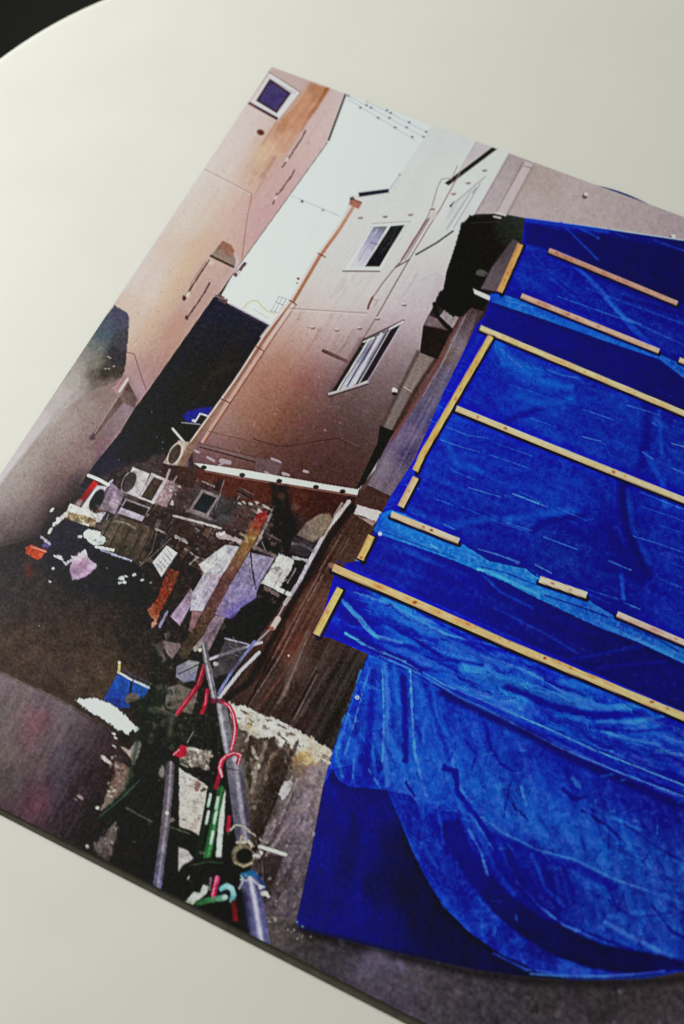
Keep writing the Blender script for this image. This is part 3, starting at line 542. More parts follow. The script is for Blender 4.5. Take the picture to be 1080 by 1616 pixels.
cr = ['800,607 838,618 872,630', '837,660 880,676', '921,647 968,663', '790,550 812,572 824,580', '862,583 885,592 912,597', '728,656 764,672', '704,674 740,688 770,692', '694,694 725,705 757,714', '716,744 748,757', '779,699 840,720', '773,718 833,739', '685,787 715,798', '730,801 790,826 835,840', '810,780 850,795', '830,788 862,800', '700,828 718,836', '755,867 790,877 818,890', '820,775 856,795', '880,802 925,822', '800,826 840,838', '858,848 912,868', '962,886 995,900', '1000,847 1040,859 1080,873', '1010,777 1080,805', '1012,800 1060,816 1080,824', '1058,738 1080,748', '1014,714 1030,725', '1030,668 1036,672', '920,690 948,697', '800,880 820,888', '845,892 870,905', '1050,920 1076,928', '985,952 1010,962', '925,930 975,946', '610,868 640,880', '560,884 600,898', '596,880 617,890', '735,950 800,980', '760,965 840,1003', '900,505 950,525', '880,468 1000,510', '700,615 712,618', '690,640 706,648', '675,662 690,668', '724,610 730,614', '1060,700 1080,706', '640,765 660,772', '860,700 900,712', '740,770 790,785', '650,810 670,815', '700,850 730,862', '990,640 1040,655']
for i, l in enumerate(cr): crease(l, 1.5, random.Random(i).choice(['3f72c8', '3468c4', '5a8ad0', '2c5ebc']), random.Random(i + 90).uniform(0.3, 0.8), 2.0, i)
rr = random.Random(4)
for i in range(60):
    x, y = rr.uniform(700, 1250), rr.uniform(560, 960); l = rr.uniform(14, 50)
    if y < 500 + (x - 760) * 0.42 or y > 820 + (x - 600) * 0.38: continue
    crease(f'{x},{y} {x + l},{y + l * rr.uniform(0.28, 0.45)}', 1.3, '2350b4', rr.uniform(0.15, 0.4), 2.2, i)
# dark sheet under the second strip
F('597,843 606,848 710,884 803,923 849,947 938,989 1012,1018 1074,1047 1200,1105 1300,1240 1080,1124 990,1085 800,1000 530,885 546,890 568,886', '600,870,112a94 640,890,12309c 720,930,111f88 800,960,101c7a 880,990,0f176c 980,1030,0d145c 1040,1070,0e1664 1070,1110,0e155c 700,910,101f88', p_tarp, soft=3, nz=5, ns=8, st=(22, 70, 10, 5))
for l, w, c, a in (('880,1045 960,1030 1010,1020', 6, '14288a', 0.5), ('900,1062 980,1050 1050,1045', 5, '142688', 0.4), ('760,905 790,935 840,960', 4, '1b4cb2', 0.5), ('620,862 700,895', 3, '1a44b0', 0.4), ('580,880 640,905', 6, '1840b0', 0.35), ('780,960 850,995 910,1030', 2, '1d3fa8', 0.5)): crease(l, w, c, a, 5)
# flap hanging below the long batten
F('530,900 660,955 800,1020 1080,1140 1300,1235 1300,1340 1080,1264 979,1222 908,1194 800,1144 720,1101 650,1060 582,1033 520,1006 500,1004', '530,950,1434a4 540,990,1128a0 570,1000,1130a4 600,960,1a4ebc 640,990,1b58c2 700,1010,1a50bc 620,1035,1642b0 700,1060,1848b4 760,1060,1d62c4 800,1050,1748b4 760,1020,1640b0 820,1090,1d64c4 900,1110,1b5cbe 870,1070,153ca8 960,1120,153aa4 1020,1130,1a52b2 1060,1150,153a9e 950,1160,163fa6 1040,1190,153a9e 1070,1230,13309a 850,1130,13349e 900,1160,1745ac', p_tarp, soft=1.8, nz=8, ns=9, st=(24, 90, 8, 12))
for l, w, c, a, so in (('539,946 569,977 592,1004 634,1016', 6, '3b82d8', 0.75, 4), ('545,955 580,995 600,1010', 3, '5c9ae0', 0.5, 3), ('560,935 620,955 700,1000 800,1025', 3, '4288da', 0.6, 3), ('578,926 600,945 658,965', 8, '2a74d0', 0.5, 6), ('604,944 646,977 717,1021 800,1054', 12, '2a70d0', 0.5, 9), ('640,1000 700,1040 760,1050', 7, '0f2590', 0.6, 6), ('600,1010 660,1025 720,1060 800,1080', 8, '12309c', 0.5, 6), ('560,960 640,1000 690,1012', 6, '1030a0', 0.5, 5), ('660,965 740,1010 830,1040 890,1080', 5, '10269a', 0.55, 5), ('732,1056 800,1078 880,1102 930,1112', 18, '2672ca', 0.6, 10), ('900,1110 960,1118 1020,1112', 10, '2468c2', 0.6, 6), ('760,1035 830,1058 890,1094', 2, '3a78cc', 0.5, 2.5), ('800,1085 880,1118 940,1130 1010,1128', 10, '0f2088', 0.6, 7), ('884,1077 940,1085 1000,1100', 8, '2360be', 0.45, 7), ('943,1139 1000,1140 1050,1130', 6, '2a70c4', 0.5, 5), ('950,1155 1000,1168 1040,1175', 5, '2a6cc0', 0.45, 4), ('930,1148 1000,1155 1060,1150', 5, '10248c', 0.5, 5), ('1040,1185 1075,1192', 6, '3480cc', 0.4, 5), ('546,1000 580,1020 640,1045', 3.5, '4a90de', 0.75, 2.5), ('540,985 600,1025', 10, '0e2296', 0.5, 8)):
    L(l, w, c, soft=so * 0.8, al=min(1, a * 1.35), rough=1.2, rs=9)
L('640,1046 700,1080 760,1105 864,1150 938,1184 1027,1219 1080,1240 1300,1320', 2, '4a86d2', al=0.75, rough=0.4); L('720,1092 800,1128 878,1166 940,1190', 8, '122a96', soft=6, al=0.7)
L('600,1035 660,1062 720,1098 760,1116 878,1178 979,1220 1080,1258 1300,1340', 2.6, '3a74c8', al=0.8, rough=0.4)
# lower drape
F('582,1033 650,1062 720,1103 800,1148 908,1198 979,1226 1080,1270 1300,1350 3000,1700 3000,2000 1400,1640 1180,1560 1080,1532 1020,1545 900,1547 830,1541 750,1530 600,1497 475,1467 467,1455 490,1350 510,1240 525,1187 553,1110',
  '570,1080,1a50bc 545,1150,1d5cc2 530,1200,1a54be 600,1120,1647b4 610,1180,2069c8 640,1100,1b56be 660,1180,1d5fc4 700,1140,1746b2 700,1200,1c5cc0 640,1230,2068c6 580,1220,1538a6 740,1180,1848b2 760,1240,1d62be 820,1190,143a9e 800,1260,1c5eb8 850,1290,1a56b2 780,1300,1a58b8 880,1220,1236a0 940,1230,132f94 1000,1270,11268a 1060,1300,0f1f7c 920,1290,1750ae 980,1330,164aa4 1050,1370,174aa2 1070,1420,1748a0 960,1360,1854aa 1000,1420,1748a0 900,1340,1a56b0 700,1260,1a50b4 730,1290,1546a8 700,1300,122c9c 680,1320,1236a4 720,1350,13309a 760,1350,0f1e80 800,1370,11278a 840,1380,11247f 880,1400,122c8c 860,1440,0f1c70 940,1440,1544a0 1000,1470,1746a0 1060,1500,1644a0', p_tarp, soft=2, nz=6, ns=8, st=(70, 60, 9, 4), sg=30)
L('700,1094 760,1124 840,1162 908,1200 1000,1240 1080,1275 1300,1360', 13, '0b1560', soft=10, al=0.7)
# dark hanging end, lit swag and deep fold
F('510,1240 525,1214 535,1232 552,1242 580,1244 611,1247 628,1285 650,1340 672,1384 700,1430 740,1470 790,1505 850,1533 900,1546 830,1541 750,1530 600,1497 475,1467 467,1455 490,1350', '530,1260,10207a 560,1280,0f1d72 600,1270,101f76 510,1340,0f1e74 500,1420,0e1b6a 560,1360,0d185c 580,1340,0f1d6c 560,1440,112078 600,1460,0d1560 630,1340,0a0f44 640,1400,090d36 600,1400,0c124e 680,1450,080c38 740,1500,080c3a 820,1532,080c38', p_tarp, soft=2.2, nz=3, ns=7, st=(100, 80, 10, 4))
for l, w, c, a in (('588,1270 575,1350 560,1420 550,1470', 12, '11237c', 0.5), ('540,1250 530,1330 515,1420', 8, '102074', 0.45), ('560,1280 545,1380', 8, '0a1150', 0.5)): L(l, w, c, soft=12, al=a)
F('611,1247 650,1256 700,1330 740,1390 780,1440 830,1480 880,1510 950,1530 1060,1536 1000,1543 900,1546 850,1533 790,1505 740,1470 700,1430 672,1384 650,1340 628,1285', '630,1270,1442a8 650,1320,133c9e 660,1280,12369a 690,1390,133a9c 700,1420,1442a4 720,1390,103092 760,1460,143ea0 800,1490,123898 850,1520,123290 900,1532,1c48a2 960,1536,16368e 740,1410,0f2c8e 860,1505,0d1c6c', p_tarp, soft=2.4, nz=8, ns=6, rough=0.8)
F('724,1293 740,1330 770,1375 800,1410 850,1445 900,1468 950,1490 1047,1508 1080,1518 1200,1550 1080,1532 1000,1538 930,1528 870,1506 820,1474 780,1440 740,1390 705,1335 690,1300', '730,1330,0f1f80 740,1370,0e1a74 790,1420,0d155e 850,1470,0b104a 920,1505,0b0f42 1000,1522,0c1046 1060,1522,0d1150 860,1450,0d1352', p_tarp, soft=7, nz=3, ns=6)
L('838,1537 880,1540 950,1541 1010,1537 1050,1532', 3, ['4a80cc', '3a6ec0', '3a68bc', '20409c'], soft=2.5, al=0.85); L('780,1505 830,1530 870,1536', 4, '2a60be', soft=4, al=0.6)
# vertical and slanting pleats of the drape
for l, w, c, a, so in (('608,1050 612,1110 608,1180 612,1240', 8, '2c78d2', 0.7, 6), ('604,1060 606,1140 604,1200', 2.5, '58a0e4', 0.6, 2.5), ('622,1050 628,1110 620,1180 625,1240', 6, '226ccc', 0.5, 6), ('648,1060 650,1120 655,1190 665,1230', 3, '4a94e0', 0.75, 2.6), ('636,1070 640,1130 640,1200', 9, '0f2a96', 0.7, 7), ('590,1060 585,1130 578,1220', 10, '11309e', 0.6, 8), ('570,1060 548,1130 535,1180', 4, '2f78d0', 0.6, 4), ('582,1060 565,1120 545,1190', 2.5, '3f8cdc', 0.55, 2.5), ('545,1130 530,1190 540,1225', 5, '2e80d6', 0.55, 5), ('552,1120 541,1160', 4, '3584d8', 0.5, 4), ('560,1190 556,1235', 3, '2f7ed4', 0.6, 3), ('582,1215 600,1243', 3, '2f7ad0', 0.6, 3), ('665,1060 680,1110 700,1170 710,1200', 8, '1138a4', 0.55, 7), ('680,1070 690,1130 705,1160', 5, '1b5ac0', 0.5, 5), ('660,1200 668,1240 672,1255', 4, '2f7cd2', 0.5, 4), ('640,1235 655,1256', 3, '112a98', 0.7, 3), ('700,1130 720,1180 700,1210', 3, '1138a0', 0.5, 3), ('714,1200 725,1240 745,1285 780,1340', 5, '2f7ad0', 0.6, 4), ('702,1213 718,1216 722,1250 760,1300 790,1350', 9, '102a94', 0.75, 6), ('735,1170 752,1190 745,1215', 4, '1238a0', 0.6, 4), ('765,1140 775,1180 790,1205 812,1219', 6, '12329a', 0.7, 5), ('812,1220 800,1260 795,1290', 3.5, '1443a4', 0.8, 3), ('822,1240 830,1270', 5, '2c7cca', 0.6, 4), ('810,1270 830,1292', 4, '12388f', 0.6, 4), ('890,1245 905,1262 925,1258', 6, '0f2684', 0.7, 5), ('905,1230 915,1242', 8, '2464b6', 0.6, 5), ('920,1280 960,1305 980,1325', 3.5, '0f2a84', 0.8, 3), ('930,1270 965,1290 1010,1310', 5, '1f5ab0', 0.5, 4), ('962,1310 960,1340', 3, '123a94', 0.7, 3), ('985,1300 1040,1340 1080,1360', 4, '102880', 0.5, 5), ('1010,1325 1028,1340 1015,1360', 3, '123a92', 0.7, 3), ('760,1290 795,1315 849,1342 908,1357 967,1387 1080,1426', 3, '2f78c8', 0.55, 4), ('775,1320 850,1352 910,1370 970,1400', 14, '10288c', 0.55, 10), ('890,1370 905,1410', 7, '0f2282', 0.6, 6), ('955,1390 975,1435', 6, '10268a', 0.6, 6), ('840,1350 860,1400 890,1430', 5, '1a4eb4', 0.5, 6), ('815,1390 850,1430 890,1460 935,1478', 3, '2a5cc0', 0.7, 3.5), ('800,1340 830,1410 860,1445', 10, '0d1870', 0.5, 9), ('760,1320 780,1370 810,1410', 6, '1844aa', 0.5, 7), ('740,1310 757,1340 770,1380', 3.5, '3274cc', 0.5, 3.5), ('690,1270 700,1330', 4, '2058bc', 0.5, 5), ('665,1330 690,1370', 5, '1f5cc4', 0.4, 5), ('955,1455 990,1475 1040,1500', 7, '2a6cc2', 0.6, 6), ('920,1470 1000,1500', 5, '101f74', 0.6, 5), ('960,1450 1010,1440 1080,1470', 6, '1b56ae', 0.4, 6), ('1030,1430 1060,1470 1080,1480', 5, '10287e', 0.6, 5), ('960,1420 1000,1450 1060,1440', 4, '12308a', 0.5, 5), ('1020,1400 1080,1430', 10, '1d5cb4', 0.35, 9)):
    L(l, w, c, soft=so * 0.8, al=min(1, a * 1.4), rough=1.5, rs=8)
rr = random.Random(11)
for i in range(170):
    x, y = rr.uniform(530, 1250), rr.uniform(1050, 1450)
    if y < 1045 + (x - 600) * 0.42 + 15 or (x < 680 and y > 1235): continue
    l = rr.uniform(6, 22); a_ = rr.uniform(-0.4, 1.6)
    crease(f'{x},{y} {x + l * math.cos(a_)},{y + l * math.sin(a_)}', rr.uniform(1.4, 4), rr.choice(['2c76cc', '12348f', '2566c0', '163e9e']), rr.uniform(0.2, 0.5), rr.uniform(2, 4), i)
L('582,1033 553,1110 525,1187 510,1240', 2, '1a2c66', al=0.5); L('510,1242 490,1350 467,1455', 3, '0c1240', soft=3, al=0.7)

# film texture of the tarpaulin: facets of crumpled sheet, pulled creases, deeper mid tones
sl = win(460, 330, 1300, 1600, 0); u, v = U[sl], V[sl]; m = (PID[sl] == p_tarp)
y12 = 896 + (u - 526) * 0.4275; yF = 1033 + (u - 582) * 0.455
drape = np.clip((v - yF) / 12, 0, 1); flap = np.clip((v - y12) / 10, 0, 1) * (1 - drape); upper = 1 - drape - flap
wu, wv = u + 14 * fbm(u / 40, v / 40, 31), v + 14 * fbm(u / 40, v / 40, 37)
f1, e1 = facets(wu, wv, 46.0, 1); f2, e2 = facets(wu, wv, 21.0, 4); 
ca, sa = math.cos(math.radians(24)), math.sin(math.radians(24))
al_, ac_ = (wu * ca + wv * sa), (-wu * sa + wv * ca)
f3, e3 = facets(al_ / 4.0, ac_, 15.0, 8); f4, e4 = facets(al_ / 3.0, ac_, 34.0, 2)
n1 = streak(wu, wv, 24, 120, 12, 41, 3); n2 = streak(wu, wv, 70, 70, 13, 43, 3)
ridge = lambda n, k: np.clip(1 - np.abs(n) * k, 0, 1) ** 3
tone = drape * (0.34 * f1 + 0.30 * f2 + 0.55 * n2) + flap * (0.30 * f3 + 0.35 * f4 + 0.95 * n1) + upper * (0.20 * f4 + 0.14 * f2 + 0.22 * n1)
line = lambda e, k: np.clip(1 - e * k, 0, 1)
n3 = fbm(wu / 26, wv / 26, 51, 3); n4 = fbm(wu / 13, wv / 15, 57, 2)
na = streak(wu, wv, 84, 90, 9, 71, 3); nb = streak(wu, wv, 38, 80, 15, 73, 3); nc_ = streak(wu, wv, 62, 60, 11, 77, 3)
wl = np.clip((720 - u) / 70, 0, 1); wm = np.clip(1 - np.abs(u - 790) / 130, 0, 1) * (1 - wl); wr = np.clip(1 - wl - wm, 0, 1)
fold = lambda n: 0.60 * ridge(n, 15) - 0.55 * ridge(n + 0.07, 13) + 0.25 * ridge(n - 0.17, 20)
gloss = drape * (wl * fold(na) * 1.1 + wm * fold(nc_) * 0.7 + wr * fold(nb) * 0.55) * np.clip(0.6 + 1.6 * n3, 0.1, 1.2) + drape * 0.14 * (line(e2, 14) * (f1 > 0.15) - line(np.abs(e2 - 0.10), 14) * (f1 > 0.05))
gloss = gloss + flap * (0.75 * ridge(n1, 20) * (f4 > -0.2) - 0.55 * ridge(n1 + 0.06, 18) + 0.30 * ridge(n1 - 0.15, 26) + 0.25 * line(e3, 10) * (f3 > 0.1))
gloss = gloss + upper * (0.40 * ridge(n1 + 0.1, 30) * (f3 > 0.2) + 0.22 * line(e1, 18) * (f2 > 0.15) - 0.30 * line(np.abs(e1 - 0.08), 16) * (f2 > 0.05))
lit = np.clip(IMG[sl][..., 1] / 90.0, 0.15, 1.1)           # film in its own shade shows less of it
d_ = (tone * 1.15 * lit + gloss * lit ** 1.5)[..., None] * np.array([12, 50, 54], np.float32)
c = IMG[sl] + d_
kd = (1 - 0.20 * drape - 0.10 * flap)
c[..., 1] = 95 * (np.clip(c[..., 1] * kd, 3, 255) / 95) ** 1.18; c[..., 2] *= 0.965 - 0.05 * drape
c[..., 1] = np.where(c[..., 1] > 72, 72 + (c[..., 1] - 72) * 0.62, c[..., 1]); c[..., 0] = np.minimum(c[..., 0], 22 + 0.25 * c[..., 1])
IMG[sl] = np.where(m[..., None], np.clip(c, 3, 250), IMG[sl])

# battens nailed over the tarpaulin
battens = [('821.7,385.5 788.5,461', 9.5, 'cb9d66', 'b3743e'), ('866.5,395 1069,479', 7.5, 'b89487', '8a564c'), ('823,467 1040,554.5', 8, 'c7a99a', '965f54'),
           ('758,517.5 1080,653 1500,831', 8.6, 'd8c096', 'c58a5a'), ('775,531 667,717 655.5,743.5', 9.5, 'd2b272', 'b8743a'), ('720,645 880,710 1080,790.5 1500,960', 9.6, 'd3bd9b', 'c9aa72'),
           ('656.5,754 632.5,800', 10, 'd0b091', 'b57a54'), ('617.5,812 724.5,854.5', 9.5, 'd5bda4', 'c39a80'), ('851.5,914.5 926,940', 10.5, 'd4c4ac', 'c3a98c'), ('974,969.5 1080,1015 1400,1150', 9.5, 'c4ada6', 'a27c78'),
           ('586.5,846 569,883', 11, 'd6ac70', 'bd7638'), ('526,896 660,953 800,1016 1080,1132 1400,1265', 11.5, 'd8b180', 'c07a3e'), ('537,929 499.5,1002', 11, 'dcb878', 'c48a44'), ('1072,568 1400,700', 8, 'c9b49c', 'a87c62')]
for i, (l, w, c1, c2) in enumerate(battens):
    Q = pts(l); d = Q[-1] - Q[0]; d /= np.hypot(*d); nrm = np.array([-d[1], d[0]]) if d[0] > 0.5 else np.array([d[1], -d[0]])
    L(Q + nrm * w * 0.5 + d * 1.5, w * 0.9, '070b30', soft=3.5, al=0.9)
    pb = part('printed_batten', p_tarp)
    hw = w / 2; nn_ = np.array([-d[1], d[0]]) * hw
    # straight-cut board, following the polyline
    ring = np.concatenate([Q + nn_, (Q - nn_)[::-1]])
    F(ring.astype(np.float32), rgb(c1) * np.array([0.97, 0.93, 0.91], np.float32), pb, soft=1.5, nz=7, ns=5, st=(math.degrees(math.atan2(d[1], d[0])), 30, 2.5, 9), seed=i)
    r = random.Random(i + 5); tot = np.hypot(*(Q[-1] - Q[0]))
    L(Q + nn_[None] * 0.75, 1.4, '7a5238', al=0.45)
    for k in range(int(tot / 55) + 1):
        t = r.uniform(0.04, 0.96); x, y = Q[0] + (Q[-1] - Q[0]) * t
        E(x, y, r.uniform(1.8, 3.6), r.uniform(1.3, 2.4), r.choice([c2, '8a3f28', 'a85c34', c2]), rot=math.degrees(math.atan2(d[1], d[0])), soft=2.5, al=r.uniform(0.4, 0.9))
    for k in range(int(tot / 60)):
        t = r.uniform(0.05, 0.95); x, y = Q[0] + (Q[-1] - Q[0]) * t
        B(x, y, 9, 3, c2, 0.45, math.degrees(math.atan2(d[1], d[0])), clip=[pb])
L('524,893 536,899', 9, 'c98f72', soft=4, al=0.5); E(655, 951, 3.4, 2.4, '8f431d', soft=2); E(860, 1039, 2.8, 2.2, '8c3a1c', soft=2); E(1029, 1108, 4, 2.4, '8f5a34', soft=2)

p_gr = [part('printed_grommet', p_tarp) for _ in range(2)]
for k_, (x, y) in zip(p_gr, ((600, 843), (564, 1101))): E(x, y, 3.2, 3.0, 'c9d6e4', k_, soft=1.4)
E(564, 1101, 1.2, 1.2, '31548c')

# --- pavement under the tarpaulin
F('467,1455 475,1468 600,1499 750,1533 830,1544 900,1549 1020,1547 1080,1535 1180,1563 1400,1643 3000,2003 3000,2700 900,2000 380,1480 420,1400', '430,1480,4a4344 480,1480,353132 540,1500,37333a 600,1510,4c4658 660,1520,453f48 590,1550,453f4c 640,1580,423c48 700,1560,3b363c 760,1570,37333a 800,1600,35313a 860,1580,322e31 950,1580,2f2b2e 1040,1580,332d30 900,1600,383238 1060,1610,38323a', p_gnd, soft=3, nz=8, ns=7, st=(30, 30, 10, 4))
L('475,1470 600,1502 750,1537 850,1549 960,1553 1080,1545', 14, '1b191c', soft=12, al=0.8)
B(598, 1508, 16, 8, '6a6078', 0.5, 20); B(575, 1530, 12, 20, '5a5068', 0.4, 30); B(632, 1525, 10, 6, '6d6488', 0.6, 60); B(470, 1478, 14, 8, '554d4c', 0.5, 30)
scatter('470,1465 620,1502 900,1560 1080,1570 1080,1640 700,1640', 90, ['5d5563', '2b2729', '4f4758', '675e6c'], (1.5, 5), 3, None, al=(0.15, 0.45))
scatter('455,1440 500,1478 480,1490 440,1470', 26, ['a39a90', '8d8582', 'b8aea0'], (0.6, 1.5), 5, None)

# --- things in the alley
def cut(name, label=None): return part(name, p_alley, label)
F('130,770 190,735 300,700 310,760 360,800 330,870 270,1010 190,950 100,930 60,850 90,810', '160,800,3a3236 260,770,43393a 240,830,322a29 300,760,3f3032 200,870,35302b 280,830,322724 140,860,24222b 180,920,1f1f25 90,880,252329 260,880,261f1d', p_alley, soft=14, nz=6, ns=4)
def jumble(shape, n, cols, size, seed, base=24.0, al=(0.5, 0.9)):
    """half-seen boxes, boards and edges in the dark"""
    r = random.Random(seed); P = pts(shape); x0, y0 = P.min(0); x1, y1 = P.max(0)
    for k in range(n):
        x, y = r.uniform(x0, x1), r.uniform(y0, y1)
        if poly_sd(P, np.array([x], np.float32), np.array([y], np.float32))[0] > 0: continue
        a_ = math.radians(r.choice([base, base, base + 92, base + 95]) + r.gauss(0, 7)); w_, h_ = r.uniform(*size), r.uniform(*size) * 0.45
        c_, s_ = math.cos(a_), math.sin(a_)
        q = np.array([(x + i * w_ * c_ - j * h_ * s_, y + i * w_ * s_ + j * h_ * c_) for i, j in ((-1, -1), (1, -1), (1, 1), (-1, 1))], np.float32)
        F(q, r.choice(cols), soft=2.4, al=r.uniform(*al), rough=0.8, nz=7, ns=4, seed=k % 40)
        if r.random() < 0.55: L(q[:2], r.uniform(1.0, 2.2), r.choice(['8a8080', '766a68', 'a39a98', '5d5250']), al=r.uniform(0.3, 0.8), rough=0.5)
        if r.random() < 0.5: L(q[2:], r.uniform(1.5, 3), '151112', al=0.6)
jumble('150,770 230,740 300,720 340,760 420,790 440,860 400,870 330,900 260,900 190,860 140,830', 150, ['4a3c3a', '3a2f2e', '5b4a46', '2a2222', '685856', '443836', '54413a', '3d3a42'], (4, 14), 81)
jumble('70,850 140,840 220,890 250,930 200,940 110,915', 46, ['2c2a38', '1e1c24', '3a3644', '463f4c', '25222a'], (3, 10), 82)
jumble('380,850 470,870 450,950 400,1010 330,1080 250,1090 250,1000 300,990', 60, ['2c2626', '3d3534', '1c1818', '4c4442', '35302c'], (4, 12), 83, base=60)
p_ac = cut('printed_air_conditioner')
F('282,695 299,698 303,704 290,736 279,738 257,731', '285,705,b5aaa0 295,720,7d6454 270,730,a59a90', p_ac, soft=1.8, nz=6); E(277, 717, 10.5, 20, 'bdb2a6', p_ac, rot=25); E(276, 717, 8, 16.5, '463a35', rot=25, nz=5); F('299,699 310,704 291,737 281,735', '7b6052', soft=2, nz=6)
F('258,732 300,738 312,752 306,772 250,760', '3a2b28', soft=3, nz=5, ns=4)
p_ac = cut('printed_air_conditioner')
F('210,737 237,748 219,786 190,775', 'bdb5ba', p_ac, soft=1.8, nz=5); E(205, 761, 11.5, 19, '9c9296', rot=28); E(204, 761, 9.5, 17, '3f3738', rot=28, nz=5)
p_ac = cut('printed_air_conditioner')
F('240,746 281,764 263,801 218,785', '245,750,aaa0a5 275,770,7a6669 260,795,8a7377 230,785,a99fa6', p_ac, soft=1.8, nz=9, ns=3); F('243,753 260,760 241,792 223,784', '40362f', soft=1.6, nz=5); L('260,760 241,793', 5, 'b9b1bb', soft=2); L('219,785 243,794', 2.4, 'c9c2c6'); L('240,748 262,758', 2.2, 'c3bcbc')
L('268,742 262,758', 4, 'a79aa4', al=0.8); L('279,752 270,768', 3, '8c7b85', al=0.8)
scatter('262,760 286,768 270,800 250,795', 40, ['9a8588', '6a5457', 'b5a5a8'], (1, 2.4), 8)
p_bx = cut('printed_storage_box')
F('174,759 198,780 182,812 156,802', '180,780,83748a 170,800,7a6a78 190,785,6b5a66', p_bx, soft=2, nz=12, ns=4); F('180,778 193,786 183,804 170,797', '9a8a98', soft=3, nz=14, ns=3); L('175,762 158,800', 2, '4b4052'); L('170,765 178,758', 3, 'a9a3bd')
F('153,766 170,768 146,808 127,803', 'b9b3bd', soft=2, nz=6); E(153, 789, 9, 19, '1e1e27', rot=30); L('150,775 132,803', 3, 'd1cbd0', al=0.6)
F('148,758 156,762 133,793 125,789', '149,762,b0152a 135,785,7a1226', soft=1.8, nz=6); L('127,792 120,800', 8, '9a7f80', soft=4, al=0.8)
L('140,750.5 156,757 171,765', 5.5, 'e0e1e0', soft=1.5)
p_bx = cut('printed_storage_box')
F('198,788 237,802 224,823 186,810', '9e95a4', p_bx, soft=1.8, nz=8); F('200,790 235,803 229,815 192,801', '2c2526', soft=1.6); L('198,787 237,802', 2, '84787c'); L('192,803 225,818', 3, 'b9b3c2', al=0.6)
# window and ledge
p_w = cut('printed_window')
F('312,766 352,780 350,835 300,822 290,800', '3c3637', soft=8, al=0.8, nz=6)
F('319,772 348,783 328,817 298,805', '776b6e', p_w, soft=1.8, nz=8); F('321,778 342,786 326,811 304,803', '212629', p_w, soft=1.6, nz=3)
L('274,814 310,823 349,834', 3.4, 'a9a09e', rough=0.6); L('320,760 338,768', 2, '9d8f8f', al=0.7, rough=0.8); L('296,806 340,822', 4, '8c7c80', soft=3, al=0.7); L('348,780 340,806', 2, '9a9094', al=0.5)
F('346,785 380,795 372,830 335,822', '3a3c3e', soft=7, al=0.6, nz=6)
# fence boards, shelf, bags
p_fn = cut('printed_board_fence')
F('161,824 187,814 246,835 213,897 180,880 155,866', '170,840,4c4439 200,850,4a4237 230,850,4a3e38 190,880,3a352c', p_fn, soft=3, nz=7, ns=5, st=(116, 40, 5, 8))
for x in (176, 192, 208, 226, 240): L(f'{x},{820 + (x - 176) * 0.32} {x - 24},{868 + (x - 176) * 0.3}', 1.8, '221d19', al=0.7)
L('180,822 200,826 214,834', 3, '857c72', al=0.7, rough=1); L('250,830 240,870 212,905', 2, '5d554b', al=0.7); L('246,834 262,842', 4, '8a807c', rough=1.5); L('278,848 294,856', 5, '8f8884', rough=1.2)
L('270,850 238,880 214,898', 2, '75695c', al=0.6); L('292,866 312,880 300,890', 2.4, '9d9490', al=0.7, rough=1)
p_sh = cut('printed_goods_shelf')
F('111,794 157,813 153,824 104,812', 'd6d4cc', p_sh, soft=1.6, rough=0.8); F('106,807 153,820 150,832 120,826 100,814', '8a7a5f', p_sh, soft=2, nz=22, ns=3)
scatter('104,807 153,818 150,832 102,818', 46, ['c9b98a', '4a3a2c', 'b6a6a0', '75543c', 'dcd6c6'], (1, 2.6), 9)
L('104,811 93,822 86,830', 6, 'd2d0cc', rough=1.5); L('120,824 140,829', 2.4, 'd8d6d0'); F('153,810 168,808 158,824 152,824', 'b5b4b8', soft=2)
for x, y in ((83, 804), (81, 835), (92, 818), (79, 840), (88, 826)): E(x, y, 4, 2, 'cfcdc8', rot=-40, rough=0.8)
F('88,828 120,822 138,832 140,850 170,868 215,888 240,915 230,960 190,940 120,930 100,905 75,890 70,860', '110,835,2c2834 100,860,252230 150,870,23232d 180,890,1d1f26 200,920,1a1c22 120,900,241f28', p_alley, soft=5, nz=5, ns=4)
p_bg = cut('printed_bag')
E(149, 848, 17, 10.5, 'ccd4d2', p_bg, rot=25, rough=2, rs=6, nz=6); E(127, 847, 5, 3, 'c9c9d0', rough=1)
L('152,863 165,866 179,868', 4.5, 'd3d6d8', rough=1); L('160,868 185,877 207,885', 3.4, '9293ac', rough=0.8)
p_bg = cut('printed_bag')
F('135,866 140,880 154,894 148,902 132,911 114,916 110,892 117,880', '133,872,d2ced4 125,885,c9bccb 145,893,b5a0b8 120,900,9a7a92 130,890,8c5f82 118,910,a592b0', p_bg, soft=2.5, rough=1.5, nz=12, ns=4)
L('116,882 104,890 92,876', 4, 'a9a5b4', rough=1.5); L('86,877 96,880', 4, 'c7c4cc', rough=1.5)
p_or = cut('printed_orange_crate')
F('40,864 49,860 74,868 62,885 41,874', 'a8432a', p_or, soft=2.5, rough=1, nz=10, ns=4); L('50,863 73,871', 2.4, 'c98a80', al=0.8); E(74, 860, 7, 5, '4f4675', soft=4, rough=1); L('66,848 78,858', 4, '9a94a4', rough=1); B(46, 900, 6, 12, '6a2c20', 0.6)
for x, y, r in ((193, 913, 5), (196, 919, 4), (190, 920, 3.5), (199, 910, 3), (213, 907, 3.4), (238, 920, 2.4), (79, 918, 2.4), (114, 879, 2.6), (84, 897, 2), (62, 988, 1), (225, 915, 2)): E(x, y, r, r * 0.75, 'bfc2cc', rough=1)
p_ct = cut('printed_white_crate')
F('263,861 280,873 255,911 241,888', 'cbc9cc', p_ct, soft=1.8); F('265,862 280,873 272,880 262,868', 'dcdddd')
for k in range(5): L(f'{246 + k * 4.6},{889 - k * 5.4} {257 + k * 4.6},{901 - k * 5}', 1.2, '77747e', al=0.8)
